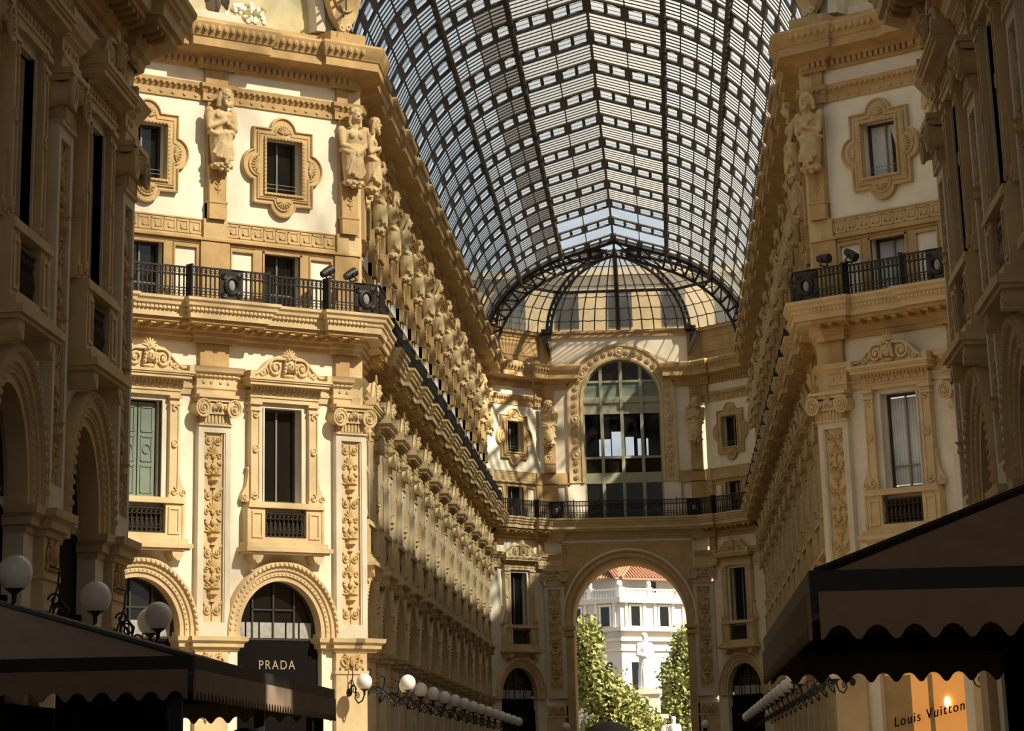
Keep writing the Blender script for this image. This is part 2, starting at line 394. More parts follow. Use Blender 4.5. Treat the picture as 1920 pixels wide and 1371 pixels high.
def pediment(k=1.0):
    m = MB(); z0 = 12.52
    half = [(0,0.60),(0.30,0.60),(0.50,0.57),(0.68,0.47),(0.82,0.33),(0.96,0.20),(1.12,0.11),(1.36,0.10),(1.36,0.0)]
    poly = [(-x,z0+z*k) for x,z in half[::-1]]+[(x,z0+z*k) for x,z in half[1:]]
    m.prism(poly[::-1], -0.38, -0.10)
    for sx in (-1,1):
        m.tube([(sx*x,-0.40,z0+z*k) for x,z in half[:-1]], 0.045, 6)
        m.tube([(sx*0.14,-0.42,z0+0.56*k)]+[(p[0],p[1],z0+(p[2]-z0)*k) for p in spiral(sx*0.46, z0+0.31, 0.25, 1.7, -sx, pi/2, -0.42, 22, 0.03)], 0.045, 6)
        m.ell((sx*0.46,-0.42,z0+0.31*k), (0.07,0.06,0.07), 7, 5)
        m.tube(spiral(sx*0.92, z0+0.13, 0.09, 1.1, sx, pi/2, -0.40, 10), 0.03, 5)
        for q in range(3): m.ell((sx*(0.74+0.1*q),-0.40,z0+0.10+0.05*(2-q)), (0.04,0.04,0.09), 6, 4, rot=Matrix.Rotation(sx*(0.4+0.4*q),3,'Y'))
        m.box(*sorted((sx*1.28,sx*1.44)),-0.56,-0.1,z0,z0+0.17)
    head(m, (0,-0.45,z0+0.36*k), 1.15)
    m.ell((0,-0.43,z0+0.07), (0.2,0.1,0.07), 8, 4)
    for q in range(7):
        a = -1.35+2.7*q/6; m.ell((0.15*sin(a),-0.44,z0+(0.62+0.12*cos(a))*k), (0.035,0.04,0.12), 6, 5, rot=Matrix.Rotation(a,3,'Y'))
    return m.mesh('pediment', 'cream_stone')
def window_grille():
    m = MB(); m.box(-0.72,0.72,0.0,0.03,8.12,8.82,1)
    for k in range(9):
        x = -0.62+0.155*k
        m.lathe([(0.02,8.12),(0.05,8.16),(0.025,8.22),(0.06,8.36),(0.045,8.48),(0.02,8.6),(0.045,8.66),(0.02,8.7),(0.05,8.78),(0.03,8.82)], (x,-0.17,0), 7)
        if k < 8: m.tube(spiral(x+0.078, 8.68, 0.06, 1.0, 1, 0, -0.17, 8, 0.05), 0.018, 4); m.tube(spiral(x+0.078, 8.30, 0.05, 1.0, 1, 0, -0.17, 8, 0.05), 0.018, 4)
    m.box(-0.72,0.72,-0.21,-0.13,8.12,8.17); m.box(-0.72,0.72,-0.21,-0.13,8.77,8.82)
    return m.mesh('window_grille', ['dark_bronze','dark_interior'])
BALC = [(0,13.40),(0.10,13.40),(0.12,13.52),(0.20,13.56),(0.22,13.66),(0.28,13.70),(0.30,13.80),(0.66,13.84),(0.68,13.96),(0.76,13.95),(0.78,14.12),(0.82,14.15),(0.84,14.24),(0.90,14.28),(0.92,14.36),(0.98,14.42),(0.99,14.50),(0,14.52)]
CORN = [(0,21.38),(0.08,21.40),(0.10,21.46),(0.14,21.48),(0.14,21.64),(0.22,21.66),(0.24,21.72),(0.34,21.78),(0.66,21.84),(0.78,21.86),(0.78,22.10),(0.82,22.13),(0.84,22.18),(0.88,22.24),(0.97,22.42),(0.99,22.52),(0.92,22.60),(0,22.66)]
STR2 = [(0,20.43),(0.05,20.43),(0.06,20.66),(0.09,20.70),(0.12,20.78),(0.18,20.82),(0.20,20.93),(0,20.98)]
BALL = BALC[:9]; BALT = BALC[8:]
def brk(B, w, d): return [(-B/2,-d),(-B/2+w,-d),(-B/2+w,0),(B/2-w,0),(B/2-w,-d),(B/2,-d)]
def balcony_ledge(B, w=0.62, d=0.20):
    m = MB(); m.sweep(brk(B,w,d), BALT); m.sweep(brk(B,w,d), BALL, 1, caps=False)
    n = max(2, round(B/0.42))
    for k in range(n):
        x = -B/2+B*(k+0.5)/n; o = d if abs(x) > B/2-w-0.45 else 0
        m.box(x-0.08,x+0.08,-0.62-o,-0.25-o,13.76,13.86,1)
        m.tube([(x,-0.30-o,13.77),(x,-0.42-o,13.74),(x,-0.58-o,13.78)], 0.055, 6, 1)
    n = round(B/0.14)
    for k in range(n):
        x = -B/2+B*(k+0.5)/n; o = d if abs(x) > B/2-w-0.82 else 0
        m.box(x-0.045,x+0.045,-0.86-o,-0.8-o,14.16,14.23)
    return m.mesh('balcony_ledge', ['cream_stone','ochre'], 0.5)
def top_cornice(B, w=0.62, d=0.16):
    m = MB(); m.sweep(brk(B,w,d), CORN)
    n = round(B/0.21)
    for k in range(n):
        x = -B/2+B*(k+0.5)/n; o = d if abs(x) > B/2-w-0.18 else 0
        m.box(x-0.06,x+0.06,-0.25-o,-0.1-o,21.49,21.65)
    n = round(B/0.24)
    for k in range(n):
        x = -B/2+B*(k+0.5)/n; o = d if abs(x) > B/2-w-0.94 else 0
        m.ell((x,-0.95-o,22.36), (0.085,0.06,0.10), 7, 5)
    return m.mesh('top_cornice', 'ochre', 0.5)
def upper_string(B):
    m = MB(); m.sweep([(-B/2,-0.10),(-B/2+0.45,-0.10),(-B/2+0.45,0),(B/2-0.45,0),(B/2-0.45,-0.10),(B/2,-0.10)], STR2)
    n = round(B/0.2)
    for k in range(n):
        x = -B/2+B*(k+0.5)/n; o = 0.1 if abs(x) > B/2-0.45 else 0
        m.ell((x,-0.15-o,20.80), (0.07,0.05,0.06), 6, 4)
        if k % 2 == 0: m.prism([(x-0.07,20.55),(x,20.50),(x+0.07,20.55),(x,20.60)], -0.085-o, -0.05-o)
    for sx in (-1,1): m.box(*sorted((sx*(B/2-0.40),sx*B/2)),-0.12,0,20.96,21.40)
    return m.mesh('upper_string', 'ochre', 0.5)
def mezzanine(B):
    m = MB(); e = B/2-0.5; y = -0.05
    # rails and stiles round door opening and two white panels
    m.box(-B/2,B/2,-0.07,0,16.24,16.37); m.box(-B/2,B/2,-0.16,0,16.33,16.40)
    m.sbox(0.64,0.98,y,0,14.5,16.24); m.sbox(min(e-0.06,1.84 if B < 5.2 else 2.0),e,y,0,14.5,16.24); m.box(-0.64,0.64,y,0,16.16,16.24)
    m.sbox(0.64,0.70,-0.09,0,14.5,16.2); m.box(-0.70,0.70,-0.09,0,16.14,16.2)
    x1 = min(e-0.06, 1.84 if B < 5.2 else 2.0)
    for sx in (-1,1):
        for a,b,c,d in ((0.98,1.04,14.6,16.2),(x1-0.06,x1,14.6,16.2),(1.04,x1-0.06,16.1,16.2)): m.box(*sorted((sx*a,sx*b)),-0.08,0,c,d)
    m.sbox(e,B/2,-0.12,0,14.5,16.37)
    return m.mesh('mezzanine_frame', 'ochre', 0.4)
def key_frieze(B):
    m = MB(); m.box(-B/2,B/2,-0.035,0,16.40,16.95); m.sbox(B/2-0.42,B/2,-0.13,0,16.37,16.96)
    m.box(-B/2,B/2,-0.06,0,16.91,16.95); m.box(-B/2,B/2,-0.06,0,16.40,16.44)
    n = round((B-0.84)/0.42); p = (B-0.84)/n; t = 0.038
    for k in range(n):
        x = -B/2+0.42+p*k; y0,y1 = -0.055,-0.03
        m.box(x,x+t,y0,y1,16.50,16.86); m.box(x,x+p*0.82,y0,y1,16.82,16.86); m.box(x+p*0.78,x+p*0.78+t,y0,y1,16.60,16.86)
        m.box(x+p*0.32,x+p*0.82,y0,y1,16.60,16.64); m.box(x+p*0.32,x+p*0.32+t,y0,y1,16.60,16.75); m.box(x,x+p,y0,y1,16.50,16.535)
    return m.mesh('key_frieze', 'lobe_stone', 0.4)
def octofoil():
    zc = 18.74; a, b = 1.08, 1.14
    def outline(o, aa, bb, r):
        aa += o; bb += o; r += o; d = 0.10+o*0.5
        h = math.acos(min(0.95,max(0.0,d/r)))
        def lobe(cx, cz, s0, n=10): return [(cx+r*cos(s0-h+2*h*k/n), cz+r*sin(s0-h+2*h*k/n)) for k in range(n+1)]
        pts = [(-aa,-bb)]+lobe(0,-bb+d,-pi/2)+[(aa,-bb)]+lobe(aa-d,0,0)+[(aa,bb)]+lobe(0,bb-d,pi/2)+[(-aa,bb)]+lobe(-aa+d,0,pi)
        return [(x,zc+z) for x,z in pts]
    m = MB(); inner = [(-0.65,17.94),(0.65,17.94),(0.65,19.54),(-0.65,19.54)]
    def ring(o, y0, y1, mi):
        out = outline(o, a, b, 0.48)
        tri = tessellate_polygon([[Vector((x,z,0)) for x,z in out],[Vector((x,z,0)) for x,z in inner]])
        allp = out+inner; f = []
        for A,Bq,Cq in tri:
            p,q,r = allp[A],allp[Bq],allp[Cq]
            if (q[0]-p[0])*(r[1]-p[1])-(q[1]-p[1])*(r[0]-p[0]) < 0: Bq,Cq = Cq,Bq
            f.append((A,Bq,Cq))
        m.add([(x,y0,z) for x,z in allp], f, mi)
        n = len(out); m.add([(x,y0,z) for x,z in out]+[(x,y1,z) for x,z in out], [((i+1)%n,i,i+n,(i+1)%n+n) for i in range(n)], mi)
    ring(0.0,-0.10,0,0); ring(-0.14,-0.055-0.09,-0.05,0)
    pts = outline(-0.03,a,b,0.48); m.tube([(x,-0.12,z) for x,z in pts]+[(pts[0][0],-0.12,pts[0][1])], 0.04, 5)
    pts = outline(-0.20,a,b,0.48); m.tube([(x,-0.15,z) for x,z in pts]+[(pts[0][0],-0.15,pts[0][1])], 0.022, 4)
    for x0,z0,r in ((0,20.02-0.30,0),(0,17.46+0.30,pi),(1.26-0.36,zc,pi/2),(-1.26+0.36,zc,-pi/2)):   # scallop shells
        for k in range(7):
            aa = r-1.2+2.4*k/6; m.ell((x0+0.15*sin(aa),-0.16,z0+0.15*cos(aa)), (0.035,0.05,0.14), 6, 4, rot=Matrix.Rotation(aa,3,'Y'))
    for aa,bb,cc,dd in ((-0.72,-0.65,17.87,19.61),(0.65,0.72,17.87,19.61),(-0.65,0.65,19.54,19.61),(-0.65,0.65,17.87,17.94)): m.box(aa,bb,-0.20,0.02,cc,dd)
    for sx in (-1,1):
        for k in range(14): m.ell((sx*0.70,-0.20,18.0+0.115*k), (0.04,0.03,0.05), 5, 3)
    for k in range(11): m.ell((-0.6+0.12*k,-0.20,17.90), (0.05,0.03,0.04), 5, 3); m.ell((-0.6+0.12*k,-0.20,19.58), (0.05,0.03,0.04), 5, 3)
    return m.mesh('octofoil_frame', 'lobe_stone', 0.5)
def statue_pedestal():
    m = MB(); m.box(-0.31,0.31,-0.12,0,16.96,20.43)
    m.prism([(-0.28,16.96),(0.28,16.96),(0.31,18.5),(-0.31,18.5)], -0.22, 0)
    m.box(-0.31,0.31,-0.25,0,16.96,17.42); m.box(-0.33,0.33,-0.27,0,17.42,17.48)
    for k in range(4):
        for sx in (-1,1): m.ell((sx*0.06,-0.23,18.32-0.16*k), (0.035,0.03,0.075), 6, 4, rot=Matrix.Rotation(sx*1.0,3,'Y'))
    m.tube([(0,-0.23,18.45),(0,-0.23,17.7)], 0.018, 4)
    return m.mesh('statue_pedestal', 'ochre', 0.5)
def railing(B, w=0.62, d=0.20):
    m = MB(); z0, z1 = 14.50, 15.40; o0 = 0.72
    path = brk(B,w,d)
    for (za,zb,h) in ((z1-0.05,z1,0.04),(z1-0.24,z1-0.21,0.02),(z0+0.03,z0+0.06,0.02),(z0+0.28,z0+0.31,0.02)):
        m.sweep(path, [(o0-h,za),(o0+h,za),(o0+h,zb),(o0-h,zb),(o0-h,za)])
    n = round(B/0.155)
    for k in range(n):
        x = -B/2+B*(k+0.5)/n; y = -o0-(d if abs(x) > B/2-w-o0 else 0)
        m.box(x-0.019,x+0.019,y-0.019,y+0.019,z0,z1)
        m.ell((x,y,z0+0.40), (0.032,0.032,0.06), 5, 4); m.ell((x,y,z1-0.30), (0.026,0.026,0.04), 5, 3)
        x2 = x+B/n/2
        if k < n-1:
            m.tube(spiral(x2, z0+0.17, 0.055, 1.0, 1, 0, y, 8, 0.055), 0.012, 4, caps=False)
            m.tube([(x2+0.065*cos(pi*q/6),y,z1-0.31+0.065*sin(pi*q/6)) for q in range(7)], 0.012, 4, caps=False)
            m.tube(spiral(x2, z1-0.13, 0.045, 1.0, 1, 0, y, 7, 0.045), 0.011, 4, caps=False)
    for x in (-B/2+w+o0, B/2-w-o0): m.box(x-0.03,x+0.03,-o0-0.05-d,-o0+0.05,z0,z1+0.06)
    return m.mesh('railing_panel', 'iron', 0.6)
def cartouche():
    m = MB(); z = 14.93; y = -0.96
    m.box(-0.40,0.40,y,y+0.05,14.52,15.40)
    m.lathe([(0.27,0.0),(0.27,0.05),(0.22,0.08),(0.18,0.05),(0.18,0.0)], (0,y,z), 14, axis='y')
    for sx in (-1,1):
        for zz in (14.68,15.2):
            m.tube(spiral(sx*0.27, zz, 0.10, 1.4, sx, 0, y-0.02, 12), 0.028, 5)
    m.ell((0,y-0.02,z), (0.11,0.05,0.16), 12, 8, 1)
    return m.mesh('cartouche', ['iron','shield_grey'])
for n_, f_ in (('arch',arch_moulding),('pilaster',pilaster),('pier_relief',pier_relief),('capital',capital),('surround',window_surround),('grille',window_grille),('octofoil',octofoil),('pedestal',statue_pedestal),('cartouche',cartouche)): ME[n_] = f_()
ME['pediment'] = pediment(1.0); ME['pediment_tall'] = pediment(1.22)
ME['relief'] = [arabesque(0.33, 5.85, 10.9, -0.12, s).mesh('relief', 'relief_stone') for s in (1,2,3)]
BC = {}
def bmesh_for(kind, B):
    key = (kind, round(B,3))
    if key not in BC:
        BC[key] = {'wall':wall_panel,'impost':impost,'string':string_course,'balcony':balcony_ledge,'cornice':top_cornice,'upper':upper_string,'mezz':mezzanine,'key':key_frieze,'rail':railing}[kind](B)
    return BC[key]
# ------------------------------------------------------------------ windows
def win_tall(kind):          # 9.08-11.72
    fr = MB(); y = 0.24
    fr.sbox(0.58,0.65,y-0.04,y+0.04,9.08,11.72); fr.box(-0.58,0.58,y-0.04,y+0.04,11.64,11.72); fr.box(-0.58,0.58,y-0.04,y+0.04,9.08,9.16)
    out = {'frame': fr.mesh('window_frame','window_wood',0)}
    p = MB(); p.box(-0.58,0.58,y+0.02,y+0.03,9.16,11.64); out['pane'] = p.mesh('pane','dark_glass',0)
    if kind == 'dark':
        s = MB(); s.box(-0.025,0.025,y-0.03,y+0.01,9.16,11.64); out['sash_bar'] = s.mesh('sash_bar','pale_sash',0)
    if kind == 'shutter':
        for i,(a,b) in enumerate(((-0.57,-0.02),(0.02,0.57))):
            s = MB(); s.box(a,b,y-0.12,y-0.07,9.12,11.66)
            for c,d in ((9.2,9.95),(10.05,10.75),(10.85,11.55)):
                w = (b-a)/2-0.08; cx = (a+b)/2
                for q in ((cx-w,cx-w+0.04,c,d),(cx+w-0.04,cx+w,c,d),(cx-w,cx+w,c,c+0.04),(cx-w,cx+w,d-0.04,d)): s.box(q[0],q[1],y-0.145,y-0.12,q[2],q[3])
            s.lathe([(0.14,0.0),(0.14,0.03),(0.11,0.03),(0.11,0.0)], ((a+b)/2,y-0.12,10.4), 12, axis='y')
            out['shutter%d' % i] = s.mesh('shutter','green_shutter',0)
    if kind == 'glass':
        s = MB(); s.box(-0.03,0.03,y-0.03,y+0.01,9.16,11.64); s.box(-0.58,0.58,y-0.03,y+0.01,9.7,9.73); out['sash_bar'] = s.mesh('sash_bar','pale_sash',0)
        c = MB()
        for i in range(12):
            x = -0.55+0.1*i; c.tube([(x,y+0.08,9.2),(x,y+0.08,11.6)], 0.06, 6)
        out['curtain'] = c.mesh('curtain','curtain')
        p = MB(); p.box(-0.58,0.58,y+0.0,y+0.005,9.16,11.64); out['pane'] = p.mesh('pane','clear_glass',0)
    return out
def win_square(kind):       # 17.94-19.54
    fr = MB(); y = 0.24
    fr.sbox(0.58,0.65,y-0.04,y+0.04,17.94,19.54); fr.box(-0.58,0.58,y-0.04,y+0.04,19.46,19.54); fr.box(-0.58,0.58,y-0.04,y+0.04,17.94,18.02)
    out = {'frame': fr.mesh('window_frame','window_wood',0)}
    p = MB(); p.box(-0.58,0.58,y+0.02,y+0.03,18.0,19.5)
    s = MB(); s.box(-0.025,0.025,y-0.03,y+0.01,18.02,19.46)
    s.box(-0.6,0.6,0.02,0.04,18.10,18.115); s.box(-0.6,0.6,0.02,0.04,18.22,18.235); out['sash_bar'] = s.mesh('sash_bar','pale_sash',0)
    if kind == 'curtain':
        out['pane'] = p.mesh('pane','clear_glass',0)
        b = MB(); b.box(-0.62,0.62,0.44,0.46,17.94,19.54); out['room'] = b.mesh('dark_room','dark_interior',0)
        for i,(xs,lean) in enumerate((([-0.55+0.07*k for k in range(10)],0.0),([0.14+0.05*k for k in range(9)],0.30))):
            c = MB()
            for k,x in enumerate(xs):
                xb = x if lean == 0 else x+lean*(1-k/8.0)
                c.tube([(x,y+0.08,19.46),(x+(xb-x)*0.5,y+0.08,18.9),(xb,y+0.08,18.35 if lean and k < 4 else 18.03)], 0.045, 6)
            out['curtain%d' % i] = c.mesh('curtain','curtain')
    else: out['pane'] = p.mesh('pane','dark_glass',0)
    return out
def win_door(kind='dark'):
    fr = MB(); y = 0.24
    fr.sbox(0.57,0.64,y-0.04,y+0.04,14.5,16.16); fr.box(-0.57,0.57,y-0.04,y+0.04,16.08,16.16)
    p = MB(); p.box(-0.57,0.57,y+0.02,y+0.03,14.5,16.1)
    s = MB(); s.box(-0.025,0.025,y-0.03,y+0.01,14.5,16.08); s.box(-0.57,0.57,y-0.03,y+0.01,15.0,15.03)
    o = {'frame': fr.mesh('window_frame','window_wood',0), 'sash_bar': s.mesh('sash_bar','pale_sash',0)}
    if kind == 'glass':
        o['pane'] = p.mesh('pane','clear_glass',0); c = MB()
        for i in range(12): c.tube([(-0.54+0.098*i,y+0.09,14.5),(-0.54+0.098*i,y+0.09,16.1)], 0.06, 6)
        o['curtain'] = c.mesh('curtain','curtain')
    else: o['pane'] = p.mesh('pane','dark_glass',0)
    return o
def win_arch():
    fr = MB(); y = 0.36; R = AR
    fr.arch(0,AZ,[(R-0.07,-y-0.05),(R-0.07,-y+0.05),(R+0.02,-y+0.05)],20)
    for x in (-0.72,0.0,0.72): fr.box(x-0.025,x+0.025,y-0.03,y+0.03,5.42,AZ+sqrt(R*R-x*x)-0.02)
    fr.box(-0.75,0.75,y-0.03,y+0.03,6.18,6.22); fr.box(-R,R,y-0.08,y+0.08,5.36,5.42)
    pn = MB(); pts = [(R*0.98*cos(pi*k/20),AZ+R*0.98*sin(pi*k/20)) for k in range(21)]
    pn.prism([(-R*0.98,5.4),(R*0.98,5.4)]+pts, y+0.03, y+0.05)
    lo = MB()
    for k in range(6):
        x = -1.36+0.46*k; lo.box(x,x+0.40,y+0.005,y+0.02,5.44,5.86)
    return {'frame': fr.mesh('window_frame','window_wood',0), 'pane': pn.mesh('pane','dark_glass',0), 'lower_panes': lo.mesh('pane','pale_pane',0)}
WT = {'dark':win_tall('dark'),'shutter':win_tall('shutter'),'glass':win_tall('glass')}
WS = {'dark':win_square('dark'),'curtain':win_square('curtain')}; WD = {'dark':win_door(),'glass':win_door('glass')}; WA = win_arch()
NW = [0]
def window(parts, mx, label):
    NW[0] += 1; e = empty('window_%d' % NW[0], mx); tag(e, label, 'window', kind='structure')
    for k,me in parts.items(): link({'lower_panes':'pane'}.get(k, k.rstrip('0123456789')), me, e)
    return e
def shopfront_mesh():
    m = MB(); m.box(-AR,AR,0.30,0.42,4.2,5.36); m.box(-AR,AR,0.40,0.45,0,4.2); m.sbox(1.25,AR,0.2,0.42,0,4.2)
    m.box(-AR,AR,0.26,0.44,5.30,5.38)
    return m.mesh('shopfront','black_board',0)
ME['shop'] = shopfront_mesh()
STATUES = []; LAMPS = []
def facade(name, label, where, mx, B, pils, wins, tall='dark', square='dark', door='dark', pedi='pediment', rails=True, upper=True, wl=None, shops=True):
    """pils / wins: local x of pilasters and window axes; wins entries (x, tall kind)"""
    root = empty(name, mx); tag(root, label, 'wall', kind='structure')
    rail = None
    if rails and upper:
        rail = empty('balcony_railing', mx); tag(rail, 'black wrought iron balcony railing along '+where, 'railing')
    def P(nm, me, x, par=None): return link(nm, me, par or root, T(x) if par is None else None)
    for i,x in enumerate(pils):
        p = P('pilaster', ME['pilaster'], x)
        link('capital', ME['capital'], p); link('relief', ME['relief'][i % 3], p); link('pier_relief', ME['pier_relief'], p); link('impost', bmesh_for('impost',B), p)
        if upper: P('statue_pedestal', ME['pedestal'], x)
        if rail and abs(B-4.8) < 0.2: link('cartouche', ME['cartouche'], rail, T(x))
    for i,(x,tk) in enumerate(wins):
        P('wall_panel', bmesh_for('wall',B), x); P('arch_moulding', ME['arch'], x)
        w = P('window_surround', ME['surround'], x); link('pediment', ME[pedi], w); link('window_grille', ME['grille'], w)
        P('string_course', bmesh_for('string',B), x); P('balcony_ledge', bmesh_for('balcony',B), x)
        if shops: P('shopfront', ME['shop'], x)
        o = wl(i) if wl else ORD[i]
        window(WT[tk], mx @ T(x), {'dark':'tall dark window under scrolled pediment, ','shutter':'green-shuttered tall window, ','glass':'tall pale-curtained window, '}[tk]+o+' '+where)
        window(WA, mx @ T(x), 'round-headed shop lunette window, '+o+' '+where)
        if upper:
            for kk,nm in (('cornice','top_cornice'),('upper','upper_string'),('mezz','mezzanine_frame'),('key','key_frieze')): P(nm, bmesh_for(kk,B), x)
            P('octofoil_frame', ME['octofoil'], x)
            if rail: link('railing_panel', bmesh_for('rail',B), rail, T(x))
            window(WS[square], mx @ T(x), 'square window in lobed frame, '+o+' '+where)
            window(WD[door], mx @ T(x), 'low mezzanine window behind railing, '+o+' '+where)
    return root, rail
# ------------------------------------------------------------------ statues (one fused body each)
def fuse(m, voxel, name, matname, smooth_it=3):
    me = m.mesh(name+'_raw', matname, 0); o = bpy.data.objects.new(name+'_raw', me); COL.objects.link(o)
    r = o.modifiers.new('r','REMESH'); r.mode = 'VOXEL'; r.voxel_size = voxel
    s = o.modifiers.new('s','SMOOTH'); s.factor = 0.5; s.iterations = smooth_it
    dg = bpy.context.evaluated_depsgraph_get(); dg.update()
    out = bpy.data.meshes.new_from_object(o.evaluated_get(dg)); out.name = name
    bpy.data.objects.remove(o); bpy.data.meshes.remove(me)
    out.polygons.foreach_set('use_smooth', [True]*len(out.polygons)); out.update()
    if not out.materials: out.materials.append(MATS[matname])
    return out
def statue_mesh(kind, seed):
    rnd = random.Random(seed); m = MB()
    man = kind == 'man'
    hx = {'man':0.06,'woman':0.0,'veiled':-0.05}[kind]
    # herm block behind, skirt, torso
    m.lathe([(0.001,0.0),(0.26,0.0),(0.29,0.25),(0.33,0.6),(0.35,0.85),(0.33,1.05),(0.001,1.08)], (0,-0.30,0), 14)
    m.ell((0,-0.32,1.12), (0.30,0.22,0.22), 12, 8); m.ell((0,-0.32,1.42), (0.36,0.24,0.34), 14, 10)
    m.ell((0,-0.18,1.55), (0.40,0.16,0.22), 12, 8)
    if man:
        for sx in (-1,1): m.ell((sx*0.15,-0.50,1.50), (0.15,0.08,0.11), 8, 6)
    else:
        for sx in (-1,1): m.ell((sx*0.14,-0.53,1.46), (0.11,0.10,0.11), 8, 6)
    m.tube([(0,-0.34,1.66),(hx*0.6,-0.40,1.82),(hx,-0.44,1.95)], [0.15,0.115,0.11], 10)
    # head, face, hair
    hz = 2.06; hy = -0.50
    m.ell((hx,hy,hz), (0.165,0.19,0.22), 12, 9)
    m.tube([(hx,hy-0.17,hz+0.05),(hx,hy-0.225,hz-0.03)], [0.03,0.045], 6)
    m.ell((hx,hy-0.15,hz-0.10), (0.06,0.05,0.03), 8, 5)
    for sx in (-1,1): m.ell((hx+sx*0.065,hy-0.165,hz+0.065), (0.055,0.03,0.022), 8, 5)
    if man:
        for q in range(7): m.ell((hx+(-0.10+0.033*q),hy-0.13,hz-0.19-0.02*(3-abs(q-3))), (0.045,0.06,0.08), 6, 5)
        m.ell((hx,hy+0.03,hz+0.13), (0.20,0.22,0.15), 10, 7)
        for sx in (-1,1): m.tube([(hx+sx*0.17,hy+0.02,hz+0.12),(hx+sx*0.22,hy+0.06,hz-0.1),(hx+sx*0.20,hy+0.1,hz-0.28)], 0.075, 7)
    elif kind == 'woman':
        m.ell((hx,hy+0.02,hz+0.15), (0.20,0.21,0.14), 10, 7); m.ell((hx,hy+0.18,hz+0.1), (0.13,0.13,0.13), 8, 6)
        for q in range(8):
            a = pi*q/7; m.ell((hx+0.18*cos(a),hy-0.08,hz+0.12+0.11*sin(a)), (0.055,0.06,0.055), 6, 5)
        for sx in (-1,1): m.tube([(hx+sx*0.17,hy,hz+0.02),(hx+sx*0.2,hy+0.04,hz-0.2),(hx+sx*0.16,hy-0.02,hz-0.36)], 0.05, 6)
    else:
        m.tube([(hx,hy-0.08,hz+0.22),(hx,hy+0.08,hz+0.22),(hx,hy+0.25,hz+0.05),(0,-0.12,1.72),(0,-0.08,1.3)], [0.12,0.19,0.2,0.26,0.34], 10)
        for sx in (-1,1): m.tube([(hx+sx*0.17,hy-0.06,hz+0.10),(hx+sx*0.22,hy+0.05,hz-0.12),(sx*0.34,-0.34,1.68)], [0.06,0.08,0.11], 7)
    # arms with hands
    if man: arms = (((-0.40,-0.28,1.64),(-0.43,-0.36,1.16),(0.06,-0.60,1.34)),((0.40,-0.28,1.64),(0.41,-0.42,1.12),(0.10,-0.62,1.24)))
    elif kind == 'woman': arms = (((-0.38,-0.28,1.62),(-0.40,-0.40,1.16),(0.02,-0.60,0.98)),((0.38,-0.28,1.62),(0.37,-0.44,1.18),(0.06,-0.62,0.95)))
    else: arms = (((-0.38,-0.28,1.62),(-0.42,-0.40,1.14),(-0.02,-0.60,1.50)),((0.38,-0.28,1.62),(0.42,-0.36,1.12),(0.02,-0.58,0.92)))
    for s0,e0,w0 in arms:
        m.ell(s0, (0.14,0.13,0.14), 9, 6)
        m.tube([s0,tuple((a+b)/2 for a,b in zip(s0,e0)),e0], [0.12,0.11,0.085], 9); m.ell(e0, (0.09,0.09,0.09), 8, 6)
        m.tube([e0,tuple((a*0.6+b*0.4) for a,b in zip(e0,w0)),w0], [0.085,0.085,0.058], 9)
        d = (Vector(w0)-Vector(e0)).normalized(); p = Vector(w0)+d*0.06
        m.ell(tuple(p), (0.075,0.05,0.06), 8, 6)
        for q in range(4):
            b = p+Vector((0,0,0.05-0.033*q)); m.tube([tuple(b),tuple(b+d*0.07+Vector((0,-0.02,0))),tuple(b+d*(0.12-0.01*abs(q-1))+Vector((0,0.01,-0.01)))], [0.022,0.02,0.016], 5)
        m.tube([tuple(p),tuple(p+Vector((0,-0.03,0.07)))], [0.025,0.018], 5)
    # drapery: rolled waist, knot and radiating folds
    m.tube([(0.38*sin(a),-0.30-0.27*cos(a),0.98+0.05*sin(3*a)) for a in [-1.9+3.8*k/12 for k in range(13)]], 0.075, 7)
    kx = 0.05 if man else 0.0
    m.ell((kx,-0.60,0.95), (0.09,0.08,0.10), 8, 6)
    for q in range(9):
        a = -1.25+2.5*q/8
        end = (0.34*sin(a)+rnd.uniform(-0.02,0.02), -0.30-0.31*cos(a), 0.05+rnd.uniform(0,0.12)+0.22*abs(sin(a)))
        mid = (0.5*(kx+end[0])*1.15, -0.31-0.33*cos(a*0.8), 0.52+0.2*abs(sin(a)))
        mid = (mid[0],mid[1]-0.05,mid[2]); end = (end[0],end[1]-0.05,end[2]); m.tube([(kx,-0.60,0.94),mid,end], [0.03,0.05,0.065], 6)
    m.tube([(kx+0.02,-0.63,0.9),(kx+0.03,-0.66,0.5),(kx+0.02,-0.62,0.1)], [0.05,0.06,0.05], 6)
    m.lathe([(0.001,-0.05),(0.26,-0.05),(0.33,0.05),(0.34,0.10),(0.001,0.12)], (0,-0.30,0), 14)
    for q in range(10):
        a = -1.3+2.6*q/9; m.ell((0.33*sin(a),-0.30-0.30*cos(a),0.0+0.05*(q % 2)), (0.06,0.05,0.06), 6, 5)
    for sx in (-1,1): m.ell((sx*0.10,-0.50,-0.10), (0.07,0.12,0.06), 7, 5)
    return fuse(m, 0.021, 'statue_body', 'statue_stone', 1)
SM = [statue_mesh('man',1), statue_mesh('woman',2), statue_mesh('veiled',3)]
SK = ['bearded stone man with folded arms','bare-armed stone woman with lowered hands','veiled stone figure with raised hand']
def statue(mx, k, label, z=18.44, group=None, sx=1.05, sy=0.86):
    o = link('statue', SM[k]); o.matrix_world = mx @ T(0,-0.10,z) @ Matrix.Diagonal((sx,sy,1,1))
    tag(o, label, 'statue', group)
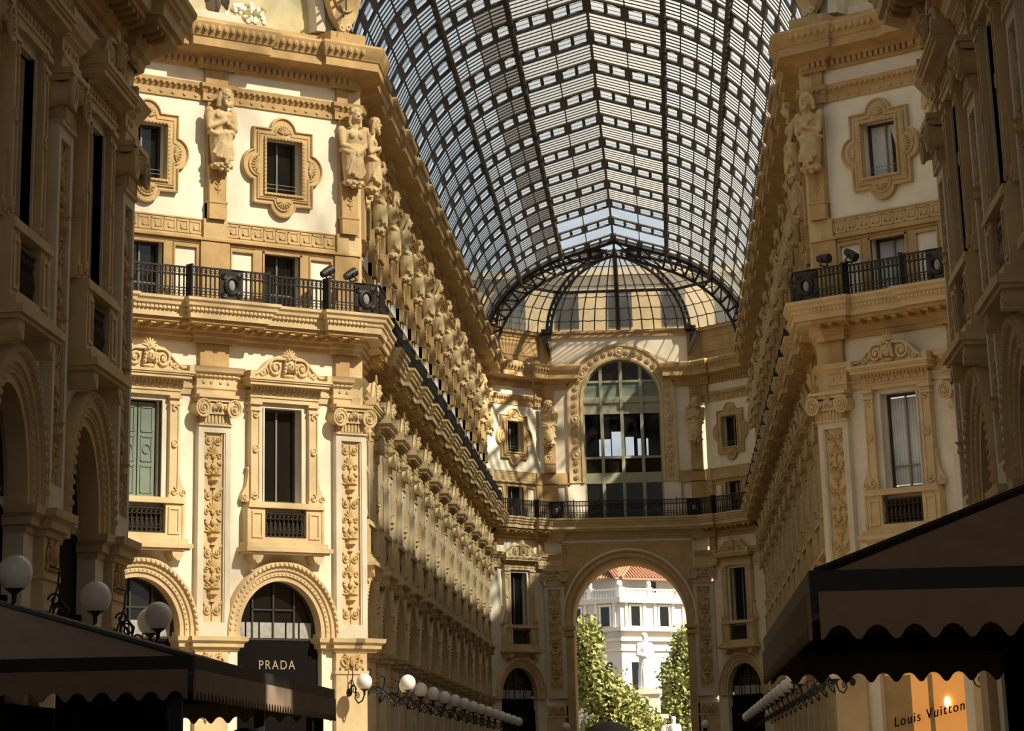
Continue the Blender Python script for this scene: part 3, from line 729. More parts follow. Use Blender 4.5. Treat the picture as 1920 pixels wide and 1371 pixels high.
# ------------------------------------------------------------------ facades
DR = radians(42.4)
MXL = T(-6.95,87.21) @ RZ(DR); MXR = T(6.95,87.21) @ RZ(-DR)
MAL = T(-7.25,0) @ RZ(pi/2); MAR = T(7.25,0) @ RZ(-pi/2)
MNL = T(-7.10,0) @ RZ(pi/2); MNR = T(7.10,0) @ RZ(-pi/2)
S = 5.05; Y0 = 90.05
DP = [0.27,5.07,9.87,14.67]; DW = [2.67,7.47,12.27]
wn = ['nearest the far arcade','second from the far arcade','third from the far arcade']
facade('wall_octagon_left','sunlit cream and ochre octagon facade with tall pilasters on the left','on the sunlit left octagon facade', MXL, 4.8, [-x for x in DP], [(-DW[0],'dark'),(-DW[1],'shutter'),(-DW[2],'dark')], wl=lambda i: wn[i])
facade('wall_octagon_right','shaded octagon facade with tall pilasters on the right','on the shaded right octagon facade', MXR, 4.8, DP, [(DW[0],'glass'),(DW[1],'dark'),(DW[2],'dark')], square='curtain', door='glass', wl=lambda i: wn[i])
AP = [Y0+S*i for i in range(14)]; AW = [Y0+S*(i+0.5) for i in range(13)]
facade('wall_arcade_left','long sunlit arcade wall with statues receding on the left','along the left far arcade wall', MAL, S, AP, [(y,'dark') for y in AW], pedi='pediment_tall', wl=lambda i: ORD[i]+' from the octagon')
facade('wall_arcade_right','long shaded arcade wall with statues receding on the right','along the right far arcade wall', MAR, S, [-y for y in AP], [(-y,'dark') for y in AW], pedi='pediment_tall', wl=lambda i: ORD[i]+' from the octagon')
NP = [49.15-5.5*i for i in range(4)]; NWN = [46.4-5.5*i for i in range(3)]
facade('wall_near_left','dark shaded arcade wall close by at the left edge','on the dark near left wall', MNL, 5.5, NP, [(y,'dark') for y in NWN], upper=False, wl=lambda i: ORD[i]+' from the octagon')
facade('wall_near_right','dark shaded arcade wall close by at the right edge','on the dark near right wall', MNR, 5.5, [-y for y in NP], [(-y,'dark') for y in NWN], upper=False, wl=lambda i: ORD[i]+' from the octagon')
# far end: two oblique facets and the centre wall
YE = 162.3
FA = radians(52)
MFL = T(-5.88,160.45) @ RZ(FA); MFR = T(5.88,160.45) @ RZ(-FA)
facade('wall_end_left','oblique end facade left of the exit arch','on the oblique end wall left of the exit arch', MFL, 4.4, [], [(0,'dark')], rails=True, wl=lambda i: 'the only one')
facade('wall_end_right','oblique end facade right of the exit arch','on the oblique end wall right of the exit arch', MFR, 4.4, [], [(0,'dark')], rails=True, wl=lambda i: 'the only one')
def end_wall():
    root = empty('wall_end', T(0,YE)); tag(root, 'end wall with tall exit arch and large round-headed window above', 'wall', kind='structure')
    R1, C1, R2, C2 = 3.05, 9.35, 2.13, 20.80
    a1 = [(R1*cos(pi*k/28), C1+R1*sin(pi*k/28)) for k in range(29)]
    outer = [(-4.9,0),(-R1,0)]+a1[::-1]+[(R1,0),(4.9,0),(4.9,24.3),(-4.9,24.3)]
    hole = [(-R2,14.5)]+[(-R2*cos(pi*k/24), C2+R2*sin(pi*k/24)) for k in range(25)]+[(R2,14.5)]
    allp = outer+hole; m = MB()
    tri = tessellate_polygon([[Vector((x,z,0)) for x,z in outer],[Vector((x,z,0)) for x,z in hole]])
    m.add([(x,0,z) for x,z in allp], tri); mm = [m]
    def rev(loop, D, closed):
        n = len(loop); mm[0].add([(x,0,z) for x,z in loop]+[(x,D,z) for x,z in loop], [(i,(i+1)%n,(i+1)%n+n,i+n) for i in range(n if closed else n-1)])
    rev(hole, 0.5, True)
    link('wall_panel', m.mesh('end_panel','plaster',0.5), root)
    m = MB(); mm[0] = m; rev([(-R1,0)]+a1[::-1]+[(R1,0)], 5.6, False); link('intrados', m.mesh('intrados','relief_stone',0.5), root)  # darker stone than the wall imitates shade under the arch
    m = MB()
    m.arch(0,C1,[(R1-0.03,-0.3),(R1-0.03,0.06),(R1+0.10,0.08),(R1+0.12,0.14),(R1+0.36,0.14),(R1+0.38,0.20),(R1+0.46,0.20),(R1+0.46,0)],36)
    for sx in (-1,1):
        m.box(*sorted((sx*(R1-0.03),sx*(R1+0.46))),-0.14,0.2,0,C1); m.box(*sorted((sx*(R1-0.10),sx*(R1+0.50))),-0.24,0.3,8.55,8.72); m.box(*sorted((sx*(R1-0.14),sx*(R1+0.54))),-0.28,0.3,8.85,9.02)
    link('arch_moulding', m.mesh('exit_arch_moulding','lobe_stone',0.5), root)
    m = MB(); m.sbox(R1+0.46,R1+0.60,-0.10,0,9.0,13.35); m.box(-R1-0.6,R1+0.6,-0.10,0,13.30,13.42)
    pts = [((R1+0.49)*cos(pi*k/36), -0.18, C1+(R1+0.49)*sin(pi*k/36)) for k in range(37)]
    m.tube(pts, 0.06, 6); link('spandrel_frame', m.mesh('spandrel_frame','plaster',0.5), root)
    m = MB()
    for sx in (-1,1):
        arc = [(sx*(R1+0.46)*cos(pi/2*k/12), C1+(R1+0.46)*sin(pi/2*k/12)) for k in range(13)]
        m.prism(arc+[(0,13.22),(sx*(R1+0.46),13.22)], -0.04, 0)
    link('spandrel', m.mesh('spandrel','lobe_stone',0.5), root)
    for i,x in enumerate((-3.98,3.98)):
        p = link('pilaster', ME['pilaster'], root, T(x)); link('capital', ME['capital'], p); link('relief', ME['relief'][i], p); link('pier_relief', ME['pier_relief'], p)
        link('statue_pedestal', ME['pedestal'], root, T(x,0,0))
    def sw(name, prof, matn, path): link(name, MB().sweep(path, prof).mesh(name, matn, 0.5), root)
    sw('string_course', [(0,11.95),(0.06,11.95),(0.10,12.18),(0.06,12.20),(0.06,12.42),(0.14,12.54),(0.24,12.66),(0.28,12.72),(0,12.76)], 'cream_stone', [(-4.9,0),(-4.75,0),(-4.75,-0.16),(-3.56,-0.16)])
    sw('string_course', [(0,11.95),(0.06,11.95),(0.10,12.18),(0.06,12.20),(0.06,12.42),(0.14,12.54),(0.24,12.66),(0.28,12.72),(0,12.76)], 'cream_stone', [(3.56,-0.16),(4.75,-0.16),(4.75,0),(4.9,0)])
    sw('balcony_ledge', BALC, 'cream_stone', [(-4.9,-0.16),(-3.5,-0.16),(-3.5,0),(3.5,0),(3.5,-0.16),(4.9,-0.16)])
    sw('top_cornice', CORN, 'ochre', [(-4.9,-0.12),(-3.1,-0.12),(-3.1,0.3)]); sw('top_cornice', CORN, 'ochre', [(3.1,0.3),(3.1,-0.12),(4.9,-0.12)])
    m = MB(); m.sbox(2.95,4.9,-0.05,0,16.37,16.95); m.sbox(2.95,4.9,-0.10,0,16.33,16.40); m.sbox(3.6,4.6,-0.10,0,14.5,16.37); m.sbox(3.05,3.15,-0.06,0,14.5,16.37)
    m.sbox(3.72,4.48,-0.12,0,20.98,21.40); m.box(-3.72,3.72,-0.12,0.02,24.12,24.5); m.sbox(3.72,4.9,-0.03,0.02,22.66,24.5)
    m.box(-4.9,4.9,-0.18,0.02,24.36,24.46); m.sbox(3.72,4.9,-0.06,0,20.43,20.98)
    link('trim', m.mesh('end_trim','ochre',0.5), root)
    # archivolt of the big window
    m = MB(); m.arch(0,C2,[(R2-0.02,-0.3),(R2-0.02,0.05),(R2+0.10,0.08),(R2+0.14,0.04),(R2+0.66,0.04),(R2+0.70,0.12),(R2+0.82,0.12),(R2+0.82,0)],36)
    m.sbox(R2-0.02,R2+0.12,-0.08,0.3,16.4,C2); m.sbox(R2+0.12,R2+0.68,-0.04,0,16.4,C2); m.sbox(R2+0.68,R2+0.82,-0.12,0,16.4,C2)
    for k in range(19):
        a = pi*(k+0.5)/19; big = k in (3,9,15); r = 0.25 if big else 0.13
        m.lathe([(r,0.0),(r,0.07),(r*0.7,0.08),(r*0.6,0.04),(r*0.3,0.09),(0.001,0.11)], ((R2+0.40)*cos(a),-0.04,C2+(R2+0.40)*sin(a)), 10, axis='y')
    for sx in (-1,1):
        for k in range(11):
            big = k in (3,8); r = 0.25 if big else 0.13
            m.lathe([(r,0.0),(r,0.07),(r*0.7,0.08),(r*0.6,0.04),(r*0.3,0.09),(0.001,0.11)], (sx*(R2+0.40),-0.04,16.75+0.38*k), 10, axis='y')
    link('window_archivolt', m.mesh('window_archivolt','cream_stone',0.6), root)
    rail = empty('balcony_railing', T(0,YE)); tag(rail, 'black wrought iron railing below the big round-headed end window', 'railing')
    rme = railing(4.1)
    for x in (-2.05,2.05): link('railing_panel', rme, rail, T(x))
    for x in (-3.7,3.7): link('cartouche', ME['cartouche'], rail, T(x,0.1))
    # big window
    NW[0] += 1; w = empty('window_%d' % NW[0], T(0,YE)); tag(w, 'tall round-headed window with green steel bars above the exit arch', 'window', kind='structure')
    y = 0.30; fr = MB()
    fr.arch(0,C2,[(R2-0.10,-y-0.06),(R2-0.10,-y+0.06),(R2,-y+0.06)],24); fr.sbox(R2-0.10,R2,y-0.06,y+0.06,14.5,C2)
    for x in (-1.10,0.0,1.08): fr.box(x-0.09,x+0.09,y-0.10,y+0.06,14.5,C2+sqrt(R2*R2-x*x)-0.05)
    for a,b in ((21.70,21.82),(20.62,20.95),(20.03,20.16),(17.66,17.78),(16.37,16.92)): fr.box(-R2,R2,y-0.08,y+0.05,a,b)
    link('frame', fr.mesh('big_window_frame','green_steel',0), w)
    xs = [-R2+0.1,-1.19,-1.01,-0.09,0.09,0.99,1.17,R2-0.1]
    for (a,b,mt) in ((20.95,21.70,'green_shutter'),(20.16,20.62,'green_steel'),(17.78,20.03,'clear_glass'),(16.92,17.66,'brown_glass'),(14.5,16.37,'dark_glass')):
        for k in range(4):
            p = MB(); p.box(xs[2*k],xs[2*k+1],y,y+0.02,a,b); link('pane' if mt[-5:] == 'glass' else 'panel', p.mesh('pane',mt,0), w)
    for k in range(4):
        x0,x1 = xs[2*k],xs[2*k+1]; top = [(x0+(x1-x0)*q/6, C2+sqrt(max(0.02,(R2-0.1)**2-(x0+(x1-x0)*q/6)**2))) for q in range(7)]
        p = MB(); p.prism([(x0,21.82)]+[(x1,21.82)]+[t for t in top[::-1] if t[1] > 21.83], y, y+0.02); link('pane', p.mesh('pane','dark_glass',0), w)
    # room behind the window with openings to the sky on its far side
    room = empty('room_behind_window', T(0,YE)); tag(room, 'dim room seen through the big end window with bright openings', 'room', kind='structure')
    m = MB(); m.box(-4.5,4.5,0.5,7.6,14.2,14.4); m.box(-4.5,4.5,0.5,7.6,20.9,21.1); m.sbox(4.3,4.5,0.5,7.6,14.4,20.9)
    k = 1.044
    def K(x): return 2+(x-2)*k
    def KZ(z): return 1.7+(z-1.7)*k
    cols = [(-1.30,-0.66),(-0.60,-0.02),(0.14,0.60),(0.80,1.08),(1.27,1.38)]; za,zb = KZ(17.80),KZ(19.10)
    m.box(-4.5,4.5,7.4,7.6,14.4,za); m.box(-4.5,4.5,7.4,7.6,zb,20.9); px = -4.5
    for i,(a,b) in enumerate(cols):
        m.box(px,K(a),7.4,7.6,za,zb); px = K(b)
        if i not in (1,): m.box(K(a),K(b),7.4,7.6,za+(0.95 if i != 2 else 1.05),zb)
    m.box(px,4.5,7.4,7.6,za,zb)
    link('room_shell', m.mesh('room_shell','window_wood',0), room)
end_wall()
# attic walls above the oblique facets, passage walls behind the exit arch
tr = empty('trim_1', T(0,0)); tag(tr, 'ochre attic band under the far glass half dome', 'trim', kind='structure')
for mx in (MFL, MFR):
    m = MB(); m.box(-2.6,2.6,-0.02,0.3,22.2,24.4); m.box(-2.6,2.6,-0.14,0.1,24.28,24.46); m.box(-2.6,2.6,-0.10,0.1,22.66,22.95)
    for a,b,c,d in ((-2.3,2.3,23.9,23.96),(-2.3,2.3,23.1,23.16),(-2.3,-2.24,23.1,23.96),(2.24,2.3,23.1,23.96)): m.box(a,b,-0.06,0,c,d)
    link('attic_panel', m.mesh('attic_panel','ochre',0.4), tr, mx)
ps = MB(); ps.sbox(3.1,6.0,0.6,5.6,0,13.2); ps.box(-6,6,0.6,5.6,12.5,13.2)
tag(link('wall_passage', ps.mesh('wall_passage','cream_stone',0), None, T(0,YE)), 'masonry sides of the exit passage behind the arch', 'wall', kind='structure')
# corners between octagon facades and the far arcade
def corner(side):
    mxd = MXL if side < 0 else MXR
    def D(u, v): p = mxd @ Vector((side*(-u) if side > 0 else u, -v, 0)); return (p.x, p.y)
    def A(y, v): return (side*(7.25-v), y)
    root = empty('wall_corner_'+('left' if side < 0 else 'right')); tag(root, 'corner pier where the octagon facade turns into the '+('left' if side < 0 else 'right')+' arcade', 'wall', kind='structure')
    def sw(name, path, prof, mt): 
        if side > 0: path = path[::-1]
        link(name, MB().sweep(path, prof).mesh(name, mt, 0.5), root)
    wp = [D(-0.30,0),D(0.30,0),A(87.95,0),A(Y0+0.02,0)]
    sw('wall_panel', wp, [(0,0),(0.001,5.0),(0.001,22.4)], 'cream_stone')
    for d,prof,nm,mt in ((0.20,BALC,'balcony_ledge','cream_stone'),(0.16,CORN,'top_cornice','ochre'),(0.10,STR2,'upper_string','ochre'),(0.16,[(0,11.95),(0.06,11.95),(0.10,12.18),(0.06,12.20),(0.06,12.42),(0.14,12.54),(0.24,12.66),(0.28,12.72),(0,12.76)],'string_course','cream_stone'),(0.05,[(0,16.33),(0.10,16.34),(0.10,16.40),(0.03,16.42),(0.03,16.92),(0.06,16.95),(0,16.97)],'key_frieze','cream_stone'),(0.08,[(0,14.5),(0.03,14.5),(0.03,16.33),(0,16.34)],'mezzanine_frame','ochre'),(0.14,[(0,5.06),(0.05,5.14),(0.13,5.16),(0.14,5.26),(0.22,5.32),(0.24,5.43),(0,5.45)],'impost','cream_stone')):
        u = -0.05 if d > 0.12 else 0.1
        sw(nm, [D(-0.27,d),D(u,d),(D(u,d)[0],88.1),A(88.35,0),A(Y0-0.62,0),A(Y0-0.62,d),A(Y0,d)], prof, mt)
    m = MB(); path = [D(-0.27,0.2),D(-0.05,0.2),(D(-0.05,0.2)[0],88.1),A(88.35,0),A(Y0-0.62,0),A(Y0-0.62,0.2),A(Y0,0.2)]
    if side > 0: path = path[::-1]
    for za,zb,h in ((15.35,15.40,0.04),(15.16,15.19,0.02),(14.53,14.56,0.02),(14.78,14.81,0.02)): m.sweep(path, [(0.72-h,za),(0.72+h,za),(0.72+h,zb),(0.72-h,zb)])
    pts = []
    # bars along the offset path
    tmp = MB().sweep(path, [(0.72,14.5)], caps=False).v
    for (x0,y0,_),(x1,y1,_) in zip(tmp, tmp[1:]):
        L_ = sqrt((x1-x0)**2+(y1-y0)**2); n = max(1,int(L_/0.155))
        for k in range(n):
            t = (k+0.5)/n; x,y = x0+(x1-x0)*t, y0+(y1-y0)*t; m.box(x-0.014,x+0.014,y-0.014,y+0.014,14.5,15.4); m.ell((x,y,14.68), (0.06,0.06,0.06), 6, 4)
    rl = empty('balcony_railing'); tag(rl, 'short iron railing wrapping the '+('left' if side < 0 else 'right')+' octagon corner', 'railing'); link('railing_panel', m.mesh('corner_railing','iron',0.6), rl)
    # engaged corner pilaster beside the corner
    mx = T(side*6.86,88.05) @ RZ(pi/2 if side < 0 else -pi/2)
    statue(mx, 0 if side < 0 else 1, SK[0 if side < 0 else 1]+' turned to the arcade at the '+('left' if side < 0 else 'right')+' corner')
    p = MB(); p.box(-0.40,0.40,-0.05,0.4,16.96,20.43); p.prism([(-0.26,16.96),(0.26,16.96),(0.30,18.5),(-0.30,18.5)],-0.2,0); link('statue_pedestal', p.mesh('corner_pedestal','ochre',0.5), root, root.matrix_world.inverted() @ mx)
corner(-1); corner(1)
def tail(side):          # plain end strip of the arcade wall before the oblique end facade
    root = empty('wall_tail_'+('left' if side < 0 else 'right')); tag(root, 'narrow end strip of the '+('left' if side < 0 else 'right')+' arcade wall', 'wall', kind='structure')
    def sw(name, d, prof, mt):
        y = AP[-1]; path = [(side*(7.25-d),y),(side*(7.25-d),y+0.62),(side*7.25,y+0.62),(side*7.25,159.2)]
        if side > 0: path = path[::-1]
        link(name, MB().sweep(path, prof).mesh(name, mt, 0.5), root)
    sw('wall_panel', 0.0, [(0,0),(0.001,24.4)], 'plaster'); sw('balcony_ledge', 0.20, BALT, 'cream_stone'); sw('balcony_ledge', 0.20, BALL, 'ochre'); sw('top_cornice', 0.16, CORN, 'ochre'); sw('upper_string', 0.10, STR2, 'ochre')
    sw('string_course', 0.16, [(0,11.95),(0.06,11.95),(0.10,12.18),(0.06,12.20),(0.06,12.42),(0.14,12.54),(0.24,12.66),(0.28,12.72),(0,12.76)], 'cream_stone')
    sw('key_frieze', 0.05, [(0,16.33),(0.10,16.34),(0.10,16.40),(0.03,16.42),(0.03,16.92),(0.06,16.95),(0,16.97)], 'lobe_stone'); sw('impost', 0.14, [(0,5.06),(0.05,5.14),(0.13,5.16),(0.14,5.26),(0.22,5.32),(0.24,5.43),(0,5.45)], 'cream_stone')
    rl = empty('balcony_railing'); tag(rl, 'last short iron railing piece at the far end of the '+('left' if side < 0 else 'right')+' arcade', 'railing')
    m = MB(); x = side*(7.25-0.72); y0, y1 = AP[-1]+1.4, 158.2
    for za,zb,h in ((15.35,15.40,0.04),(15.16,15.19,0.02),(14.53,14.56,0.02),(14.78,14.81,0.02)): m.box(x-h,x+h,y0,y1,za,zb)
    for k in range(8): m.box(x-0.02,x+0.02,y0+0.1+k*0.15,y0+0.14+k*0.15,14.5,15.38)
    link('railing_panel', m.mesh('tail_railing','iron',0.6), rl)
tail(-1); tail(1)
# ------------------------------------------------------------------ statues on the pilasters
for i,x in enumerate(DP[:3]):
    statue(MXL @ T(-x), (1,0,2)[i], SK[(1,0,2)[i]]+', '+['at the corner of','in the middle of','at the far left of'][i]+' the sunlit left octagon facade')
    statue(MXR @ T(x), (0,2,1)[i], SK[(0,2,1)[i]]+', '+['at the corner of','in the middle of','at the far right of'][i]+' the shaded right octagon facade')
for i,y in enumerate(AP):
    statue(MAL @ T(y), (2,1,0)[i % 3], ORD[i]+' arcade statue from the octagon on the left wall, '+SK[(2,1,0)[i % 3]], group='statues on the left arcade wall', sx=0.95, sy=0.74)
    statue(MAR @ T(-y), (1,0,2)[i % 3], ORD[i]+' arcade statue from the octagon on the right wall, '+SK[(1,0,2)[i % 3]], group='statues on the right arcade wall', sx=0.95, sy=0.74)
for x,k,n in ((-3.98,1,'left'),(3.98,0,'right')): statue(T(x,YE), k, SK[k]+' beside the big end window on its '+n)
# ------------------------------------------------------------------ glass vault over the far arcade
VA, VB, VZ = 7.2, 5.45, 22.62
PH = [22.9,28.6,34.3,40.0,45.7,52.0,58.5,65.0,72.0,80.0,88.0]
def vp(phi, off=0.0):
    a = radians(phi); n = Vector((sin(a)/VA, 0, cos(a)/VB)).normalized()
    return Vector((VA*sin(a), 0, VZ+VB*cos(a)))+n*off
EX, EZ, RZ_ = vp(22.9).x, vp(22.9).z, 28.45
def section(off=0.0, dens=1):            # list of (x,z) left springing -> right springing, with boundaries
    r = []
    rightside = []
    for a,b in zip(PH, PH[1:]):
        for q in range(dens): rightside.append(a+(b-a)*q/dens)
    rightside.append(PH[-1])
    rp = [(vp(p,off).x, vp(p,off).z) for p in rightside]
    g = [(EX*0.5, (EZ+RZ_)/2+off)]
    half = [(0,RZ_+off)]+g+rp
    return [(-x,z) for x,z in half[:0:-1]]+half
vault = empty('ceiling', T(0,0)); tag(vault, 'iron and glass barrel vault over the far arcade', 'ceiling', kind='structure')
def arc_bar(m, y0, y1, depth, off=0.0, mi=0, lo=0, hi=None):
    a = section(off+depth/2)[lo:hi]; b = section(off-depth/2)[lo:hi]; n = len(a)
    v = [(x,y0,z) for x,z in a]+[(x,y0,z) for x,z in b]+[(x,y1,z) for x,z in a]+[(x,y1,z) for x,z in b]; f = []
    for i in range(n-1): f += [(i,i+1,n+i+1,n+i),(2*n+i,3*n+i,3*n+i+1,2*n+i+1),(n+i,n+i+1,3*n+i+1,3*n+i),(i,2*n+i,2*n+i+1,i+1)]
    m.add(v, f, mi)
SEC = section(); NS = len(SEC)
def ladder_mesh():
    m = MB(); h = 0.95
    for y in (-h, h): arc_bar(m, y-0.13, y+0.13, 0.07)
    for y in (-0.32,0.32): arc_bar(m, y-0.03, y+0.03, 0.012, 0.05)
    a = section(0.06); b = section(-0.05)
    for i in range(1,NS-1):
        (x0,z0),(x1,z1) = a[i],b[i]
        t = Vector((SEC[i+1][0]-SEC[i-1][0],0,SEC[i+1][1]-SEC[i-1][1])).normalized()*(0.16 if abs(SEC[i][0]) < EX+0.1 else 0.11)
        v = [(x0-t.x,-h,z0-t.z),(x0+t.x,-h,z0+t.z),(x1+t.x,-h,z1+t.z),(x1-t.x,-h,z1-t.z)]; v += [(x,h,z) for x,_,z in v]
        m.add(v, [(3,2,1,0),(4,5,6,7),(0,1,5,4),(1,2,6,5),(2,3,7,6),(3,0,4,7)])
        if i < NS-2 and abs(SEC[i][0]+SEC[i+1][0])/2 < EX:
            xm,zm = (a[i][0]+a[i+1][0])/2,(a[i][1]+a[i+1][1])/2; t2 = t*0.45
            v = [(xm-t2.x,-h,zm-t2.z),(xm+t2.x,-h,zm+t2.z),(xm+t2.x,h,zm+t2.z),(xm-t2.x,h,zm-t2.z)]; m.add(v, [(0,1,2,3)])
        # curved gussets in the corners of each cell
        for sy in (-1,1):
            for s2 in (-1,1):
                g = [(x1+s2*t.x*q, sy*h, z1+s2*t.z*q) for q in (1.0,3.2)]+[(x1+s2*t.x, sy*(h-0.25), z1+s2*t.z)]
                m.add(g, [(0,1,2)])
    return m.mesh('ladder_rib','vault_iron',0)
def ladder_glass(skip=False):
    m = MB(); a = section(0.12)
    for (x0,z0),(x1,z1) in zip(a,a[1:]):
        if skip and abs(x0+x1)/2 < EX-0.1: continue
        m.quad((x0,-0.95,z0),(x1,-0.95,z1),(x1,0.95,z1),(x0,0.95,z0))
    return m.mesh('ladder_glazing','ladder_glass',0)
I0 = min(i for i,p in enumerate(SEC) if p[0] > -EX-0.01); I1 = max(i for i,p in enumerate(SEC) if p[0] < EX+0.01)
def bars_mesh(skip=False):
    m = MB()
    for k in range(1,6):
        y, w = 0.95+3.15*k/6, 0.085
        arc_bar(m, y-w, y+w, 0.014, 0.04, 0, 0, I0+1); arc_bar(m, y-w, y+w, 0.014, 0.04, 0, I1, None)
        if not skip: arc_bar(m, y-0.07, y+0.07, 0.014, 0.04, 0, I0, I1+1)
    return m.mesh('glazing_bars','vault_iron',0)
LM, LG, BM, LG2, BM2 = ladder_mesh(), ladder_glass(), bars_mesh(), ladder_glass(True), bars_mesh(True)
pane_me = {}
def pane_mesh(i, mt):
    if (i,mt) not in pane_me:
        a = section(0.05); (x0,z0),(x1,z1) = a[i],a[i+1]
        m = MB(); m.quad((x0,0.95,z0),(x1,0.95,z1),(x1,4.10,z1),(x0,4.10,z0)); pane_me[(i,mt)] = m.mesh('pane',mt,0)
    return pane_me[(i,mt)]
npane = 0; rest = MB()
for b in range(-1,14):
    y = Y0+S*b-0.1
    if b >= 0:
        link('ladder_rib', LM, vault, T(0,y)); g = link('ladder_glazing', LG if b < 11 else LG2, vault, T(0,y)); g['kind'] = 'stuff'
    if b == 13: continue
    link('glazing_bars', BM if b < 11 else BM2, vault, T(0,y))
    for i in range(NS-1):
        xm = (SEC[i][0]+SEC[i+1][0])/2
        mt = 'vault_glass'
        if abs(xm) < EX: mt = 'frosted_glass' if b < 11 else 'clear_glass'
        elif -5.0 < xm < 0 and i in (8,9): mt = 'brown_glass'  # brown tint stands in for the dark reflection in these left panes
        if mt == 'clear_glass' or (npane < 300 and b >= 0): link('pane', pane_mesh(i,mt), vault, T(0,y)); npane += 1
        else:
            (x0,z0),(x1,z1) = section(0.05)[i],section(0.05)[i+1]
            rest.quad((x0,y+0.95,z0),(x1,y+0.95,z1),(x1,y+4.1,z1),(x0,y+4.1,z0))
link('far_panes', rest.mesh('far_panes','vault_glass',0), vault)['kind'] = 'stuff'
ya, yb = Y0-S, Y0+S*13+1.0
for i,(x,z) in enumerate(SEC[1:-1],1):
    m = MB(); heavy = abs(abs(x)-EX) < 0.01; truss = abs(abs(x)-vp(45.7).x) < 0.01; ridge = abs(x) < 0.01
    r = 0.09 if heavy else 0.055 if ridge else 0.025
    m.box(x-r,x+r,ya,yb,z-r*1.6,z+0.02)
    if truss:
        n = Vector((x/VA**2,0,(z-VZ)/VB**2)).normalized(); q = Vector((x,0,z))-n*0.32
        m.box(q.x-0.05,q.x+0.05,ya,yb,q.z-0.05,q.z+0.05)
        k = 0
        while ya+k*0.84 < yb-0.9:
            y = ya+k*0.84; A_ = (x,y,z); B_ = (q.x,y+0.42,q.z); C_ = (x,y+0.84,z); m.tube([A_,B_,C_], 0.055, 4, caps=False); k += 1
    if heavy:
        for k in range(int((yb-ya)/0.42)):
            m.box(x-0.11,x+0.11,ya+0.42*k,ya+0.42*k+0.12,z-0.22,z-0.10)
    link('purlin', m.mesh('purlin','vault_iron',0), vault)
m = MB(); arc_bar(m, 86.0, 87.5, 1.7, 1.0, 0, 4, -4)
tag(link('trim_6', m.mesh('mouth_arch','ochre',0.5)), 'great arch carrying the dome at the mouth of the far arcade', 'trim', kind='structure')
# ------------------------------------------------------------------ glass half dome at the far end
apse = empty('ceiling', T(0,0)); tag(apse, 'many-paned glass half dome with curved iron ribs at the far end', 'ceiling', kind='structure')
AC = Vector((0,156.7)); AZ0, AH = 24.42, 3.65
def ap(bx, by, ph):
    a = radians(ph); return Vector((bx*cos(a), AC.y+(by-AC.y)*cos(a), AZ0+AH*sin(a)))
base = [(-7.05,157.0),(-6.9,158.4),(-3.95,162.35),(0,162.35),(3.95,162.35),(6.9,158.4),(7.05,157.0)]
seg = [(0,1,1),(1,2,6),(2,3,6),(3,4,6),(4,5,6),(5,6,1)]
rows = [0,10,20,30,40,50,60,71,84]
mb = MB()
for a,b,n in seg:
    for k in range(n):
        for j in range(len(rows)-1):
            def q(t, ph):
                bx = base[a][0]+(base[b][0]-base[a][0])*t; by = base[a][1]+(base[b][1]-base[a][1])*t; return ap(bx,by,ph)
            c = [q(k/n,rows[j]),q((k+1)/n,rows[j]),q((k+1)/n,rows[j+1]),q(k/n,rows[j+1])]
            m = MB(); m.quad(*[tuple(p) for p in c]); link('pane', m.mesh('pane','apse_glass',0), apse)
            mb.tube([tuple(c[0]),tuple(c[3])], 0.035, 4, caps=False); mb.tube([tuple(c[0]),tuple((c[0]+c[1])/2-Vector((0,0,0.04))),tuple(c[1])], 0.028, 4, caps=False)
link('glazing_bars', mb.mesh('apse_bars','vault_iron',0), apse)
def rib(bx, by, r, lattice, p1=84):
    pts = [ap(bx,by,p1*k/16) for k in range(17)]; m = MB(); ctr = Vector((0,AC.y,AZ0-1.0))
    if lattice:
        ins = [p+(ctr-p).normalized()*0.42 for p in pts]
        m.tube([tuple(p) for p in pts], r, 6); m.tube([tuple(p) for p in ins], r, 6)
        for k in range(17): m.tube([tuple(pts[k]),tuple(ins[k])], r*0.95, 5)
        for k in range(16):
            mid = (pts[k]+pts[k+1]+ins[k]+ins[k+1])/4
            for e in (pts[k],ins[k],pts[k+1],ins[k+1]): m.tube([tuple(e),tuple(e+(mid-e)*0.35)], r*1.2, 4)
    else: m.tube([tuple(p) for p in pts], r, 6)
    link('rib', m.mesh('rib','iron',0.6), apse)
for x in (-3.95,3.95): rib(x,162.3,0.085,True)
rib(0,162.3,0.13,False)
for x in (-6.9,6.9): rib(x,158.2,0.09,True)
pts = []
for t in range(len(base)): pts.append(ap(*base[t],35.5))
m = MB(); m.tube([tuple(p-Vector((0,0,0.05))) for p in pts], 0.09, 6); link('ring_beam', m.mesh('ring_beam','iron',0.6), apse)
# arch ring where the vault meets the half dome: ladder with heavier members and triangular struts
m = MB(); arc_bar(m, 156.55, 156.8, 0.30); a1 = section(0.0); a2 = section(-0.75)
for i in range(NS): m.tube([(a1[i][0],156.65,a1[i][1]),(a2[i][0],157.0,a2[i][1])], 0.06, 4)
for i in range(NS-1): m.tube([(a2[i][0],157.0,a2[i][1]),(a2[i+1][0],157.0,a2[i+1][1])], 0.09, 5); m.tube([(a1[i][0],156.65,a1[i][1]),(a2[i+1][0],157.0,a2[i+1][1])], 0.045, 4)
link('end_arch_rib', m.mesh('end_arch_rib','iron',0), apse)
for sx in (-1,1):
    m = MB(); m.prism([(sx*3.75,23.0),(sx*3.95,24.4),(sx*4.30,24.4),(sx*4.20,23.9)], -0.35, -0.05); m.box(*sorted((sx*3.75,sx*4.25)),-0.45,0,24.4,24.6)
    link('rib_bracket', m.mesh('rib_bracket','iron',0), apse, T(0,YE))
